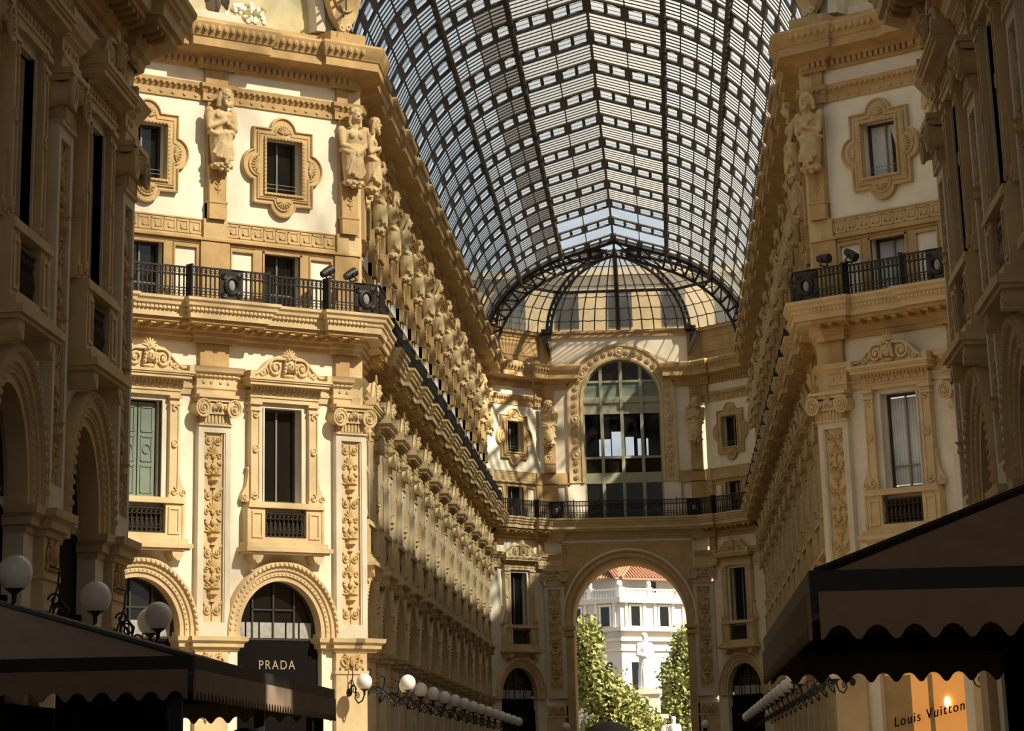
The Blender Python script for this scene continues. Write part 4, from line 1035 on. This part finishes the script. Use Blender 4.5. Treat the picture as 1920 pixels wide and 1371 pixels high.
# attic block of the end building behind the half dome
at = empty('attic_building', T(0,176)); tag(at, 'cream attic storey glimpsed through the glass half dome', 'building')
m = MB(); m.box(-9,9,0,6,22,29.6); m.sbox(5.5,9,0,6,0,22); link('wall', m.mesh('attic_wall','attic_cream',0), at)
m = MB(); m.box(-9.3,9.3,-0.4,6.3,29.6,30.0); m.box(-9.2,9.2,-0.2,0,26.0,26.3); link('cornice', m.mesh('attic_cornice','cream_stone',0), at)
for x in (-6.4,-3.2,0,3.2,6.4):
    m = MB(); m.box(x-0.7,x+0.7,-0.06,0.05,26.6,28.8); link('window', m.mesh('attic_window','dark_glass',0), at)
# ------------------------------------------------------------------ floor, unseen shell, near roof closed for shade
fm = MB(); fm.box(-60,60,-30,400,-0.3,0.0); tag(link('floor', fm.mesh('floor','floor_stone',0)), 'stone paving of the arcade', 'floor', kind='structure')
sh = MB()
for sx in (-1,1):
    sh.box(*sorted((sx*7.12,sx*7.6)),-8,29.9,0,22.3); sh.box(*sorted((sx*7.12,sx*9.0)),29.9,49.6,14.5,22.3)
    # near octagon diagonals and transverse arms
    for (x0,y0,x1,y1) in ((7.15,49.75,20.0,61.3),(20.0,61.3,60,61.3),(21.2,75.2,60,75.2),(16.6,78.9,21.2,75.2)):
        d = Vector((x1-x0,y1-y0,0)).normalized(); nrm = Vector((d.y,-d.x,0))*0.3*(1 if y0 > 70 else 1)
        sh.add([(sx*x0,y0,0),(sx*x1,y1,0),(sx*x1,y1,22.4),(sx*x0,y0,22.4)], [(0,1,2,3)])
sh.box(-7.6,7.6,-8.4,-8,0,5)  # low wall added behind the camera to cut light from the back
tag(link('wall_shell', sh.mesh('wall_shell','ochre',0)), 'plain masonry beyond the decorated bays, with a back wall added against light', 'wall', kind='structure')
rf = MB()  # opaque roof added out of view to keep the near walls dark
for k in range(16):
    a0,a1_ = pi*k/16,pi*(k+1)/16
    rf.add([(7.6*cos(a),y,22.3+6*sin(a)) for a,y in ((a0,-8),(a1_,-8),(a1_,49.75),(a0,49.75))], [(0,1,2,3)])
tag(link('ceiling', rf.mesh('near_shade_vault','grey_stone',0)), 'unseen closed vault added to shade the near arcade', 'ceiling', kind='structure')
for sx in (-1,1):        # balcony and end return at the octagon end of the near walls
    root = empty('trim_%d' % (2 if sx < 0 else 3)); tag(root, 'balcony edge turning the '+('left' if sx < 0 else 'right')+' near corner into the octagon', 'trim', kind='structure')
    def Pn(y, v): return (sx*(7.10-v), y)
    def Dg(s, v): return (sx*(7.10-v*0.67+s*0.74), 49.9+v*0.1+s*0.67)
    for d,prof,nm,mt in ((0.20,BALC,'balcony_ledge','cream_stone'),(0.16,[(0,11.95),(0.06,11.95),(0.10,12.18),(0.06,12.20),(0.06,12.42),(0.14,12.54),(0.24,12.66),(0.28,12.72),(0,12.76)],'string_course','cream_stone'),(0.14,[(0,5.06),(0.05,5.14),(0.13,5.16),(0.14,5.26),(0.22,5.32),(0.24,5.43),(0,5.45)],'impost','cream_stone')):
        path = [Pn(49.15,d),Pn(49.72,d),Dg(0.4,d),Dg(3.0,d)]
        if sx > 0: path = path[::-1]
        link(nm, MB().sweep(path,prof).mesh(nm,mt,0.5), root)
    path = [Pn(48.6,0.0),Pn(49.72,0.12),Dg(0.4,0.1),Dg(3.0,0.1)]
    if sx > 0: path = path[::-1]
    link('wall_panel', MB().sweep(path,[(0,0),(0.001,22.3)]).mesh('near_return','plaster',0.5), root)
dm = MB(); dmr = MB(); nd = 16
for k in range(nd):
    a0,a1_ = 2*pi*k/nd,2*pi*(k+1)/nd
    for j in range(6):
        e0,e1 = pi/2*j/6*0.96,pi/2*(j+1)/6*0.96
        P_ = lambda a,e: (20.5*cos(e)*cos(a),68.2+20.5*cos(e)*sin(a),27+17*sin(e))
        dm.quad(P_(a0,e0),P_(a1_,e0),P_(a1_,e1),P_(a0,e1)); dmr.tube([P_(a0,e0),P_(a0,e1)],0.09,4,caps=False); dmr.tube([P_(a0,e0),P_(a1_,e0)],0.06,4,caps=False)
dome = empty('ceiling'); tag(dome, 'glass dome over the octagon', 'ceiling', kind='structure')
link('dome_glazing', dm.mesh('dome_glazing','dome_glass',0), dome); link('dome_ribs', dmr.mesh('dome_ribs','vault_iron',0), dome)
# ------------------------------------------------------------------ lunettes and shields over the octagon facades
def lunette(mx, s, nm):
    root = empty('trim_%d' % (4 if s < 0 else 5), mx); tag(root, 'arched lunette above the '+nm+' octagon facade', 'trim', kind='structure')
    cx = s*7.47; R = 6.1
    m = MB(); m.arch(cx,23.05,[(R-0.15,-0.3),(R-0.15,0.25),(R+0.15,0.3),(R+0.30,0.1),(R+0.62,0.1),(R+0.62,-0.3)],40); link('arch_moulding', m.mesh('lunette_arch','grey_stone',0.6), root)
    m = MB(); m.arch(cx,23.05,[(R+0.6,-0.4),(R+0.6,0.0),(R+1.3,0.0),(R+1.3,-0.4)],40); link('iron_arch', m.mesh('iron_arch','iron',0.6), root)
    m = MB(); m.box(-7.47 if s < 0 else 0, 0 if s < 0 else 7.47, -0.25, 0.4, 22.6, 22.78); m.box(*sorted((s*0.05,s*1.35)),-0.75,0.4,22.6,22.98); m.box(*sorted((s*1.35,s*14)),-0.35,0.4,22.6,22.86); link('parapet', m.mesh('parapet','ochre',0.4), root)
    pm = MB(); pts = [(cx+R*cos(pi*k/30),23.05+R*sin(pi*k/30)) for k in range(31)]; pm.prism([(cx+R,22.9)]+pts+[(cx-R,22.9)], 0.18, 0.3)
    ML = 'lunette_ground'
    link('painted_ground', pm.mesh('painted_ground',ML,0.4), root)
    pl = MB(); pl.prism([(cx-R+0.25,22.95),(cx+R-2.6,22.95),(cx+R-2.7,23.22),(cx-R+0.3,23.22)], 0.12, 0.18); link('painted_plinth', pl.mesh('painted_plinth','grey_stone',0.4), root)
    rnd = random.Random(3+s)
    fl = MB()
    for k in range(70):
        a = rnd.uniform(0,pi); r = rnd.uniform(0,0.62); x = cx+R-2.4+r*1.3*cos(a); z = 23.12+r*1.0*sin(a)
        q = rnd.choice((0,0,1,2,3,3,4)); fl.ell((x,0.15,z), (0.09,0.02,0.08), 6, 4, q)
    link('painted_flowers', fl.mesh('painted_flowers',['white_marble','roof_tile','gold','leaf_a','curtain'],0.6), root)
    fg = MB()
    for k in range(60):
        x = cx+rnd.uniform(-3.4,2.9); z = 23.35+rnd.uniform(0,1.3); q = rnd.choice((0,1,2,2,3)); fg.ell((x,0.15,z), (rnd.uniform(0.1,0.3),0.02,rnd.uniform(0.15,0.5)), 7, 5, q, rot=Matrix.Rotation(rnd.uniform(-0.6,0.6),3,'Y'))
    link('painted_figures', fg.mesh('painted_figures',['curtain','bark','dark_bronze','leaf_a'],0.6), root)
mat('lunette_ground', (0.62,0.52,0.26), 0.8, 0.45, 0.9, col2=(0.38,0.38,0.30))
lunette(MXL,-1,'left'); lunette(MXR,1,'right')
def shield(mx, label):
    e = empty('shield', mx); tag(e, label, 'shield')
    m = MB(); half = [(0,-0.95),(0.18,-0.78),(0.42,-0.45),(0.58,-0.05),(0.66,0.25),(0.62,0.6),(0.66,1.0),(0.5,1.25),(0,1.3)]
    m.prism([(x,z) for x,z in half]+[(-x,z) for x,z in half[-2:0:-1]], -0.12, 0.14); link('plate', m.mesh('shield_plate','lobe_stone',0.5), e)
    m = MB(); n = 24
    m.tube([(0.44*cos(2*pi*k/n),-0.16,0.32+0.6*sin(2*pi*k/n)) for k in range(n+1)], 0.05, 6)
    m.prism([(0.43*cos(2*pi*k/n),0.32+0.59*sin(2*pi*k/n)) for k in range(n)], -0.18, 0.0); link('oval', m.mesh('shield_oval','ochre',0.5), e)
    m = MB(); m.box(-0.025,0.025,-0.195,-0.1,-0.26,0.9); m.box(-0.42,0.42,-0.195,-0.1,0.30,0.35); link('cross', m.mesh('shield_cross','dark_bronze',0), e)
    m = MB()
    for sx in (-1,1):
        q = MB(); q.tube(spiral(sx*0.62,0.35,0.15,1.3,sx,0,-0.12,12), 0.06, 6); link('scroll', q.mesh('shield_scroll','cream_stone'), e)
        q = MB(); q.tube(spiral(sx*0.12,-0.78,0.12,1.2,sx,0,-0.12,10), 0.05, 6); link('scroll', q.mesh('shield_scroll','cream_stone'), e)
    m.box(-0.16,0.16,-0.1,0.1,-1.15,-0.85); link('foot', m.mesh('shield_foot','cream_stone'), e)
shield(MXL @ T(-0.72,-0.5,23.95), 'oval stone shield with a cross above the left octagon corner')
shield(MXR @ T(0.72,-0.5,23.95), 'stone shield at the top of the right octagon corner')
# ------------------------------------------------------------------ wall lamps
def lamp_meshes(L):
    g = MB(); g.ell((0,-L,0), (0.225,0.225,0.225), 24, 16)
    b = MB(); z = -0.30
    b.lathe([(0.001,-0.36),(0.03,-0.36),(0.035,-0.26),(0.06,-0.235),(0.13,-0.19),(0.115,-0.165),(0.001,-0.16)], (0,-L,0), 12)
    pts = [(0,-L,-0.34),(0,-L+0.10,-0.50),(0,-L+0.30,-0.56),(0,-L+0.45,-0.42),(0,-L*0.45,-0.16),(0,-L*0.30,-0.05),(0,-L*0.16,-0.10),(0,-0.10,-0.28),(0,-0.02,-0.34)]
    b.tube(pts, 0.022, 6)
    for cy,cz,r in ((-L*0.30,-0.20,0.12),(-L*0.55,-0.36,0.10),(-0.12,-0.02,0.10)):
        b.tube([(0,cy+r*(1-0.8*k/14)*cos(0.6*k),cz+r*(1-0.8*k/14)*sin(0.6*k)) for k in range(15)], 0.016, 5)
    b.tube([(0,-0.03,0.45),(0,-0.18,0.40),(0,-0.16,0.15),(0,-0.03,-0.25)], 0.016, 5)
    p = MB(); p.lathe([(0.001,0.06),(0.05,0.05),(0.10,0.02),(0.11,0.0)], (0,0,-0.26), 12, axis='y')
    return g.mesh('globe','opal'), b.mesh('bracket','iron'), p.mesh('wall_plate','iron')
LMS = {L: lamp_meshes(L) for L in (1.30, 0.72)}
def lamp(mx, L, label, group=None):
    e = empty('wall_lamp', mx); tag(e, label, 'lamp', group)
    for n,me in zip(('globe','bracket','wall_plate'), LMS[L]): link(n, me, e)
for i in range(14):
    y = Y0+S*i
    lamp(T(-7.06,y,4.22) @ RZ(pi/2), 1.30, ORD[i]+' white globe lamp from the octagon along the left arcade wall', 'globe lamps along the left arcade')
    lamp(T(7.06,y,4.22) @ RZ(-pi/2), 1.30, ORD[i]+' white globe lamp from the octagon along the right arcade wall', 'globe lamps along the right arcade')
for mx,s,n in ((MXL,-1,'left'),(MXR,1,'right')):
    lamp(mx @ T(s*0.36,-0.14,4.24), 0.72, 'white globe lamp on the '+n+' octagon corner pier')
    lamp(T(s*6.75,87.7,4.22) @ RZ(-s*(pi/2)+s*0.25), 1.30, 'white globe lamp turned to the arcade at the '+n+' octagon corner')
    lamp(mx @ T(s*5.07,-0.14,4.24), 0.72, 'white globe lamp on the middle pier of the '+n+' octagon facade')
for i,y in enumerate((48.69,43.26,37.77)):
    lamp(T(-6.93,y,4.2) @ RZ(pi/2), 0.72, ORD[i]+' large white globe lamp from the octagon on the dark near left wall', 'globe lamps on the near left wall')
    lamp(T(6.93,y+(1.16 if i == 2 else 0),4.46 if i == 2 else 4.2) @ RZ(-pi/2), 0.72, ORD[i]+' large white globe lamp from the octagon on the dark near right wall', 'globe lamps on the near right wall')
lamp(T(-7.25,50.2,4.22) @ RZ(2.2), 0.72, 'white globe lamp on the octagon side of the near left pier')
for x,n in ((-3.55,'left'),(3.72,'right')): lamp(T(x,YE-0.15,4.0), 0.72, 'small white globe lamp on the pier '+n+' of the exit arch')
# ------------------------------------------------------------------ floodlights on the balconies
def flood(mx, label):
    e = empty('floodlight', mx); tag(e, label, 'floodlight')
    m = MB(); m.lathe([(0.001,-0.22),(0.10,-0.22),(0.13,-0.05),(0.14,0.20),(0.001,0.21)], (0,0,0.18), 10, axis='x'); link('housing', m.mesh('housing','iron'), e)
    m = MB(); m.box(-0.02,0.02,-0.16,-0.13,-0.04,0.2); m.box(-0.02,0.02,0.13,0.16,-0.04,0.2); m.box(-0.05,0.05,-0.16,0.16,-0.06,-0.03); link('yoke', m.mesh('yoke','iron',0), e)
for mx,us,n in ((MXL,(-1.47,-0.62),'left'),(MXR,(0.84,1.78),'right')):
    for u,w in zip(us,('inner','outer')): flood(mx @ T(u,-0.80,15.50) @ Matrix.Rotation(-0.5 if n == 'left' else (0.1 if u < 1 else 0.6),4,'Y'), 'black floodlight on the '+n+' octagon balcony rail, '+('nearer' if (u > -1 and n == 'left') or (u < 1 and n == 'right') else 'farther from')+' the arcade corner')
# ------------------------------------------------------------------ lettering
def text_mesh(s, size, ext, matn, shear=0.0):
    c = bpy.data.curves.new('t','FONT'); c.body = s; c.size = size; c.extrude = ext; c.align_x = 'CENTER'; c.shear = shear; c.space_character = 1.25
    o = bpy.data.objects.new('t',c); COL.objects.link(o); dg = bpy.context.evaluated_depsgraph_get(); dg.update()
    me = bpy.data.meshes.new_from_object(o.evaluated_get(dg)); bpy.data.objects.remove(o)
    me.materials.clear(); me.materials.append(MATS[matn]); me.transform(Matrix.Rotation(pi/2,4,'X')); return me
def sign(mx, s, size, label, matn='gold', w=2.7, h=0.9, board='black_board'):
    e = empty('shop_sign', mx); tag(e, label, 'sign')
    m = MB(); m.box(-w/2,w/2,0,0.06,-h/2,h/2); link('board', m.mesh('sign_board',board,0), e)
    link('lettering', text_mesh(s,size,0.01,matn), e, T(0,-0.015,-size*0.35))
sign(MXL @ T(-2.67,0.18,4.72), 'PRADA', 0.34, 'black shop sign with pale letters PRADA under the lit octagon arch', 'gold', 2.86, 1.15)
sign(MFL @ T(0,0.18,4.4), 'MONCLER', 0.26, 'dark shop sign with faint letters left of the exit arch', 'window_wood', 2.8, 0.9)
sign(MFR @ T(0,0.18,4.4), 'MONTBLANC', 0.26, 'dark shop sign with faint pale letters right of the exit arch', 'window_wood', 2.8, 0.9)
e = empty('shop_window', MXR @ T(2.67,0.16,2.0)); tag(e, 'glowing amber shop window lettered Louis Vuitton under the right awning', 'window')
m = MB(); m.box(-1.4,1.4,0.0,0.05,-1.9,2.15); link('backlight', m.mesh('backlight','light_panel',0), e)
m = MB(); m.box(-1.4,-0.5,-0.02,0.0,-1.9,2.1); m.box(0.1,0.25,-0.02,0.0,-1.9,2.1); link('display_panel', m.mesh('display_panel','ochre',0), e)
m = MB(); m.box(-1.6,1.45,-0.06,0.06,2.15,2.22); link('frame', m.mesh('shop_frame','pale_sash',0), e)
m = MB(); m.ell((0.75,-0.06,1.35), (0.10,0.05,0.16), 10, 7); link('bulb', m.mesh('bulb','bulb'), e)
link('lettering', text_mesh('Louis Vuitton',0.36,0.01,'black_board',0.25), e, T(0.15,-0.12,0.95) @ Matrix.Rotation(-0.16,4,'Y'))
# ------------------------------------------------------------------ cafe awnings
def awning(x_out, x_in, y0, y1, z0, rise, label, nscal, side, outer_posts=True):
    e = empty('awning', T(0,0)); tag(e, label, 'awning')
    sx = 1 if x_in > x_out else -1
    # roof: outer slope and hipped front
    yr = y0+2.0
    m = MB(); A = (x_out,y0,z0); B = (x_in,y0,z0); C = (x_in,yr,z0+rise); D = (x_in,y1-0.5,z0+rise); E_ = (x_out,y1,z0); G = (x_in,y1,z0)
    m.add([A,B,C,D,E_,G], [(0,1,2),(0,2,3,4),(4,3,5)]); link('roof_cloth', m.mesh('roof_cloth','awning',0), e)
    m = MB(); t = 0.05
    m.box(*sorted((x_out-sx*t,x_in)),y0-t,y0+t,z0-0.13,z0+0.03); m.box(*sorted((x_out-sx*t,x_out+sx*t)),y0,y1+t,z0-0.13,z0+0.03); m.box(*sorted((x_out,x_in)),y1-t,y1+t,z0-0.13,z0+0.03)
    m.tube([(x_out,y0,z0+0.02),C], 0.03, 5); link('frame', m.mesh('awning_frame','awning_edge',0), e)
    def val(p0, p1, n, h):
        L_ = sqrt((p1[0]-p0[0])**2+(p1[1]-p0[1])**2); ang = atan2(p1[1]-p0[1],p1[0]-p0[0]); poly = []
        for k in range(n):
            w = L_/n; x = k*w
            for q,dz in ((0.0,-h),(0.08,-h+0.005),(0.2,-h*0.86),(0.24,-h*0.80),(0.35,-h*0.72),(0.5,-h*0.68),(0.65,-h*0.72),(0.76,-h*0.80),(0.8,-h*0.86),(0.92,-h+0.005)): poly.append((x+w*q,z0-0.12+dz))
        poly.append((L_,z0-0.12-h)); poly += [(L_,z0-0.1),(0,z0-0.1)]
        v = MB(); v.prism(poly,-0.012,0.012); o = link('valance', v.mesh('valance','awning',0), e); o.matrix_local = T(p0[0],p0[1],0) @ RZ(ang)
    val((x_out,y0-0.06),(x_in,y0-0.06),nscal,0.27); val((x_out-sx*0.06,y0),(x_out-sx*0.06,y1),int(abs(y1-y0)/0.25),0.27); val((x_out,y1+0.06),(x_in,y1+0.06),nscal,0.27)
    m = MB(); m.box(*sorted((x_in,x_in-sx*0.04)),y0+0.3,y1-0.3,0,z0-0.15); m.box(*sorted((x_in,x_in-sx*1.6)),y1-0.1,y1-0.06,0,z0-0.15); link('back_panel', m.mesh('back_panel','black_board',0), e)
    for x in ((x_out+sx*0.15,x_in-sx*0.3) if outer_posts else (x_in-sx*0.3,)):
        for y in (y0+0.2,(y0+y1)/2,y1-0.2):
            m = MB(); m.box(x-0.06,x+0.06,y-0.06,y+0.06,0,z0-0.1); m.box(x-0.12,x+0.12,y-0.12,y+0.12,0,0.06); link('post', m.mesh('post','awning_edge',0), e)
awning(-2.81,-6.75,30.4,43.3,2.85,1.12,'dark brown scalloped cafe awning at the lower left',16,-1)
awning(2.96,6.75,19.4,29.3,2.85,1.45,'dark brown scalloped cafe awning at the lower right',16,1,False)
def parasol(x, y, ztop, label):
    e = empty('parasol', T(x,y)); tag(e, label, 'parasol')
    m = MB(); m.lathe([(0.36,ztop-0.26),(0.33,ztop-0.17),(0.24,ztop-0.07),(0.11,ztop-0.015),(0.001,ztop)], (0,0,0), 16); link('canopy', m.mesh('canopy','black_board'), e)
    m = MB(); m.lathe([(0.02,0.05),(0.02,ztop)], (0,0,0), 8); link('pole', m.mesh('pole','iron'), e)
    m = MB(); m.lathe([(0.001,0.06),(0.22,0.06),(0.25,0.0)], (0,0,0), 14); link('base', m.mesh('parasol_base','iron'), e)
parasol(1.27,35,2.25,'black round-topped parasol in front of the exit arch')
parasol(-3.0,36,2.28,'black round-topped parasol under the left awning')
# ------------------------------------------------------------------ the square beyond the exit arch
def leaf_crown(name, blobs, n, seed):
    rnd = random.Random(seed); V = []; Fc = []
    for _ in range(n):
        cx,cy,cz,rx,ry,rz = rnd.choice(blobs)
        while True:
            u = Vector((rnd.gauss(0,1),rnd.gauss(0,1),rnd.gauss(0,1)))
            if u.length > 0.01: break
        u.normalize(); r = rnd.uniform(0.35,1.0)+rnd.random()**3*0.35; c = Vector((cx+u.x*rx*r,cy+u.y*ry*r,cz+u.z*rz*r))
        s = rnd.uniform(0.10,0.22); R = Euler((rnd.uniform(0,6.3),rnd.uniform(-0.9,0.9),rnd.uniform(0,6.3))).to_matrix()
        o = len(V); V += [tuple(c+R @ Vector(p)*s) for p in ((-1,0,0),(-0.2,-0.55,0.1),(1,0,0),(-0.2,0.55,0.1))]; Fc.append((o,o+1,o+2,o+3))
    me = bpy.data.meshes.new(name); me.from_pydata(V,[],Fc); me.materials.append(MATS['leaf_a']); me.update(); return me
def tree(x, y, blobs, n, seed, label):
    e = empty('tree', T(x,y)); tag(e, label, 'tree', 'trees in the square')
    f = link('foliage', leaf_crown('foliage',blobs,n,seed), e); f['kind'] = 'stuff'
    m = MB(); m.tube([(0,0,0),(0.1,0,2.2),(0,0.1,4.0),(0.1,0,7.5)], [0.28,0.22,0.17,0.05], 8)
    for b in blobs: m.tube([(0.05,0.05,3.2),(b[0]*0.6,b[1]*0.6,b[2]*0.9),(b[0],b[1],b[2])], [0.10,0.06,0.03], 5)
    link('trunk', m.mesh('trunk','bark'), e)
tree(-2.4,190,[(-0.6,0,9.2,0.9,1.0,1.6),(-0.9,0,7.0,1.5,1.5,1.8),(0.3,0,6.2,1.6,1.5,1.6),(1.6,0,5.2,1.4,1.5,1.4),(2.6,0,4.2,1.2,1.3,1.3),(0.0,0,3.6,2.6,2.0,1.7),(-1.6,0,8.4,1.0,1.0,1.4),(2.9,-0.3,2.9,1.3,1.2,1.2)],12500,5,'leafy green tree left of the white monument')
tree(3.0,205,[(0.0,0,9.3,0.9,1.0,1.5),(-0.5,0,7.4,1.3,1.3,1.6),(0.9,0,7.2,1.5,1.4,2.0),(-0.9,0,5.6,1.0,1.2,1.2),(0.6,0,4.2,1.9,1.5,1.6),(1.5,0,9.0,1.2,1.2,1.6)],8000,6,'leafy green tree right of the white monument')
def robed(scale, seed):
    m = MB(); m.lathe([(0.001,0.0),(0.52,0.0),(0.50,0.5),(0.44,1.4),(0.42,2.0),(0.46,2.5),(0.40,2.85),(0.16,3.0),(0.001,3.02)], (0,0,0), 14)
    m.ell((0,-0.05,3.28), (0.20,0.22,0.27), 12, 9); m.ell((0,-0.12,3.05), (0.17,0.16,0.22), 10, 7); m.ell((0,0.02,3.42), (0.25,0.26,0.12), 12, 6)
    m.tube([(0,-0.24,3.30),(0,-0.29,3.22)], [0.03,0.045], 6)
    for sx in (-1,1):
        m.ell((sx*0.42,0,2.72), (0.2,0.22,0.22), 9, 7); m.tube([(sx*0.46,0,2.7),(sx*0.55,-0.05,2.15),(sx*0.15,-0.45,2.05)], [0.18,0.16,0.10], 8); m.ell((sx*0.12,-0.48,2.05), (0.09,0.08,0.08), 7, 5)
    for k in range(9):
        a = -1.5+3.0*k/8; m.tube([(0.36*sin(a*0.6),-0.40*cos(a*0.6),2.2),(0.5*sin(a),-0.5*cos(a),1.2),(0.54*sin(a),-0.54*cos(a),0.05)], [0.04,0.07,0.08], 6)
    return fuse(m, 0.05, 'robed_figure', 'white_marble', 3)
RB_ = robed(1,1)
mo = empty('monument', T(0.55,200)); tag(mo, 'white marble monument of a standing robed figure on a stepped pedestal', 'monument')
o = link('figure', RB_, mo, T(-0.12,0,6.72) @ RZ(0.5))
m = MB(); m.box(-0.9,0.9,-0.9,0.9,6.45,6.75); m.box(-0.75,0.75,-0.75,0.75,5.2,6.45); m.box(-1.25,1.25,-1.25,1.25,4.95,5.2); m.box(-1.1,1.1,-1.1,1.1,1.2,4.95); m.box(-1.6,1.6,-1.6,1.6,0.6,1.2); m.box(-2.2,2.2,-2.2,2.2,0,0.6)
link('pedestal', m.mesh('monument_pedestal','pale_wall',0), mo)
s2 = link('monument_figure', RB_, None, T(2.1,198,2.35) @ Matrix.Scale(0.76,4)); tag(s2, 'smaller white marble figure standing beside the monument pedestal', 'statue')
m = MB(); m.box(-0.6,0.6,-0.6,0.6,0,2.2); m.box(-0.7,0.7,-0.7,0.7,2.2,2.36); p_ = link('plinth', m.mesh('plinth','pale_wall',0), s2); p_.matrix_parent_inverse = s2.matrix_world.inverted(); p_.matrix_world = T(2.1,198,0)
# building: two faces meeting at a corner
bl = empty('building', T(-2.0,260)); tag(bl, 'pale palace with red tiled roof across the square', 'building')
for sgn,L_ in ((1,16.0),(-1,14.0)):
    ang = radians(40) if sgn > 0 else radians(-38)
    mxb = RZ(ang) if sgn > 0 else RZ(ang)
    def bx(m, a, b, y0, y1, z0, z1): m.box(*sorted((sgn*a,sgn*b)),y0,y1,z0,z1)
    m = MB(); bx(m,0,L_,0,6,0,15.6); bx(m,0.8,L_,1.4,6,15.6,17.4); link('wall', m.mesh('palace_wall','pale_wall',0), bl, mxb)
    m = MB(); bx(m,-0.35,L_,-0.45,0.2,15.3,15.7); bx(m,-0.4,L_,-0.5,0.2,13.0,13.3); bx(m,-0.25,L_,-0.3,0.2,12.2,12.45); bx(m,-0.2,L_,-0.15,0.2,11.4,11.6); link('cornice', m.mesh('palace_cornice','pale_wall',0), bl, mxb)
    m = MB(); bx(m,-0.2,L_,-0.2,0.05,16.35,16.5); bx(m,-0.2,L_,-0.2,0.05,15.7,15.82)
    for k in range(int(L_/0.3)): m.lathe([(0.06,15.82),(0.10,16.0),(0.05,16.2),(0.07,16.35)], (sgn*(0.3*k+0.15),-0.08,0), 6)
    for k in range(int(L_/3.2)+1): bx(m,3.2*k-0.25,3.2*k+0.25,-0.25,0.1,15.7,16.6); m.ell((sgn*3.2*k,-0.08,16.85), (0.22,0.22,0.3), 8, 6)
    link('balustrade', m.mesh('palace_balustrade','white_marble',0.5), bl, mxb)
    for k in range(int(L_/3.2)):
        m = MB(); x = 1.6+3.2*k; bx(m,x-0.5,x+0.5,-0.02,0.1,13.45,15.0); link('window', m.mesh('palace_window','dark_glass',0), bl, mxb)
        m = MB(); bx(m,x-0.45,x+0.45,1.38,1.5,16.3,17.2); link('window', m.mesh('palace_window','dark_glass',0), bl, mxb)
        m = MB(); bx(m,x-0.68,x-0.5,-0.12,0.05,13.4,15.1); bx(m,x+0.5,x+0.68,-0.12,0.05,13.4,15.1); bx(m,x-0.75,x+0.75,-0.18,0.05,15.05,15.2)
        bx(m,x-1.15,x-0.85,-0.15,0.05,13.3,15.3); bx(m,x+0.85,x+1.15,-0.15,0.05,13.3,15.3); link('window_frame', m.mesh('palace_frame','white_marble',0), bl, mxb)
        m = MB(); bx(m,x-0.55,x+0.55,-0.02,0.1,7.0,10.5); link('window', m.mesh('palace_window','dark_glass',0), bl, mxb)
    m = MB(); ov = 0.7
    A_ = [(-sgn*0.0,0.6,17.35),(sgn*L_,0.6,17.35),(sgn*L_,7,20.4),(sgn*2.6,7,20.4)]
    m.add(A_, [(0,1,2,3)]); bx(m,0,L_,0.5,0.75,17.25,17.42)
    for k in range(int(L_/0.35)):
        x = 0.35*k; t0 = max(0,0)
        m.tube([(sgn*(x+0.2),0.6,17.40),(sgn*(x+0.2+2.6*(1-x/L_)),7,20.45)], 0.10, 5, caps=False)
    link('roof', m.mesh('palace_roof','roof_tile',0.5), bl, mxb)
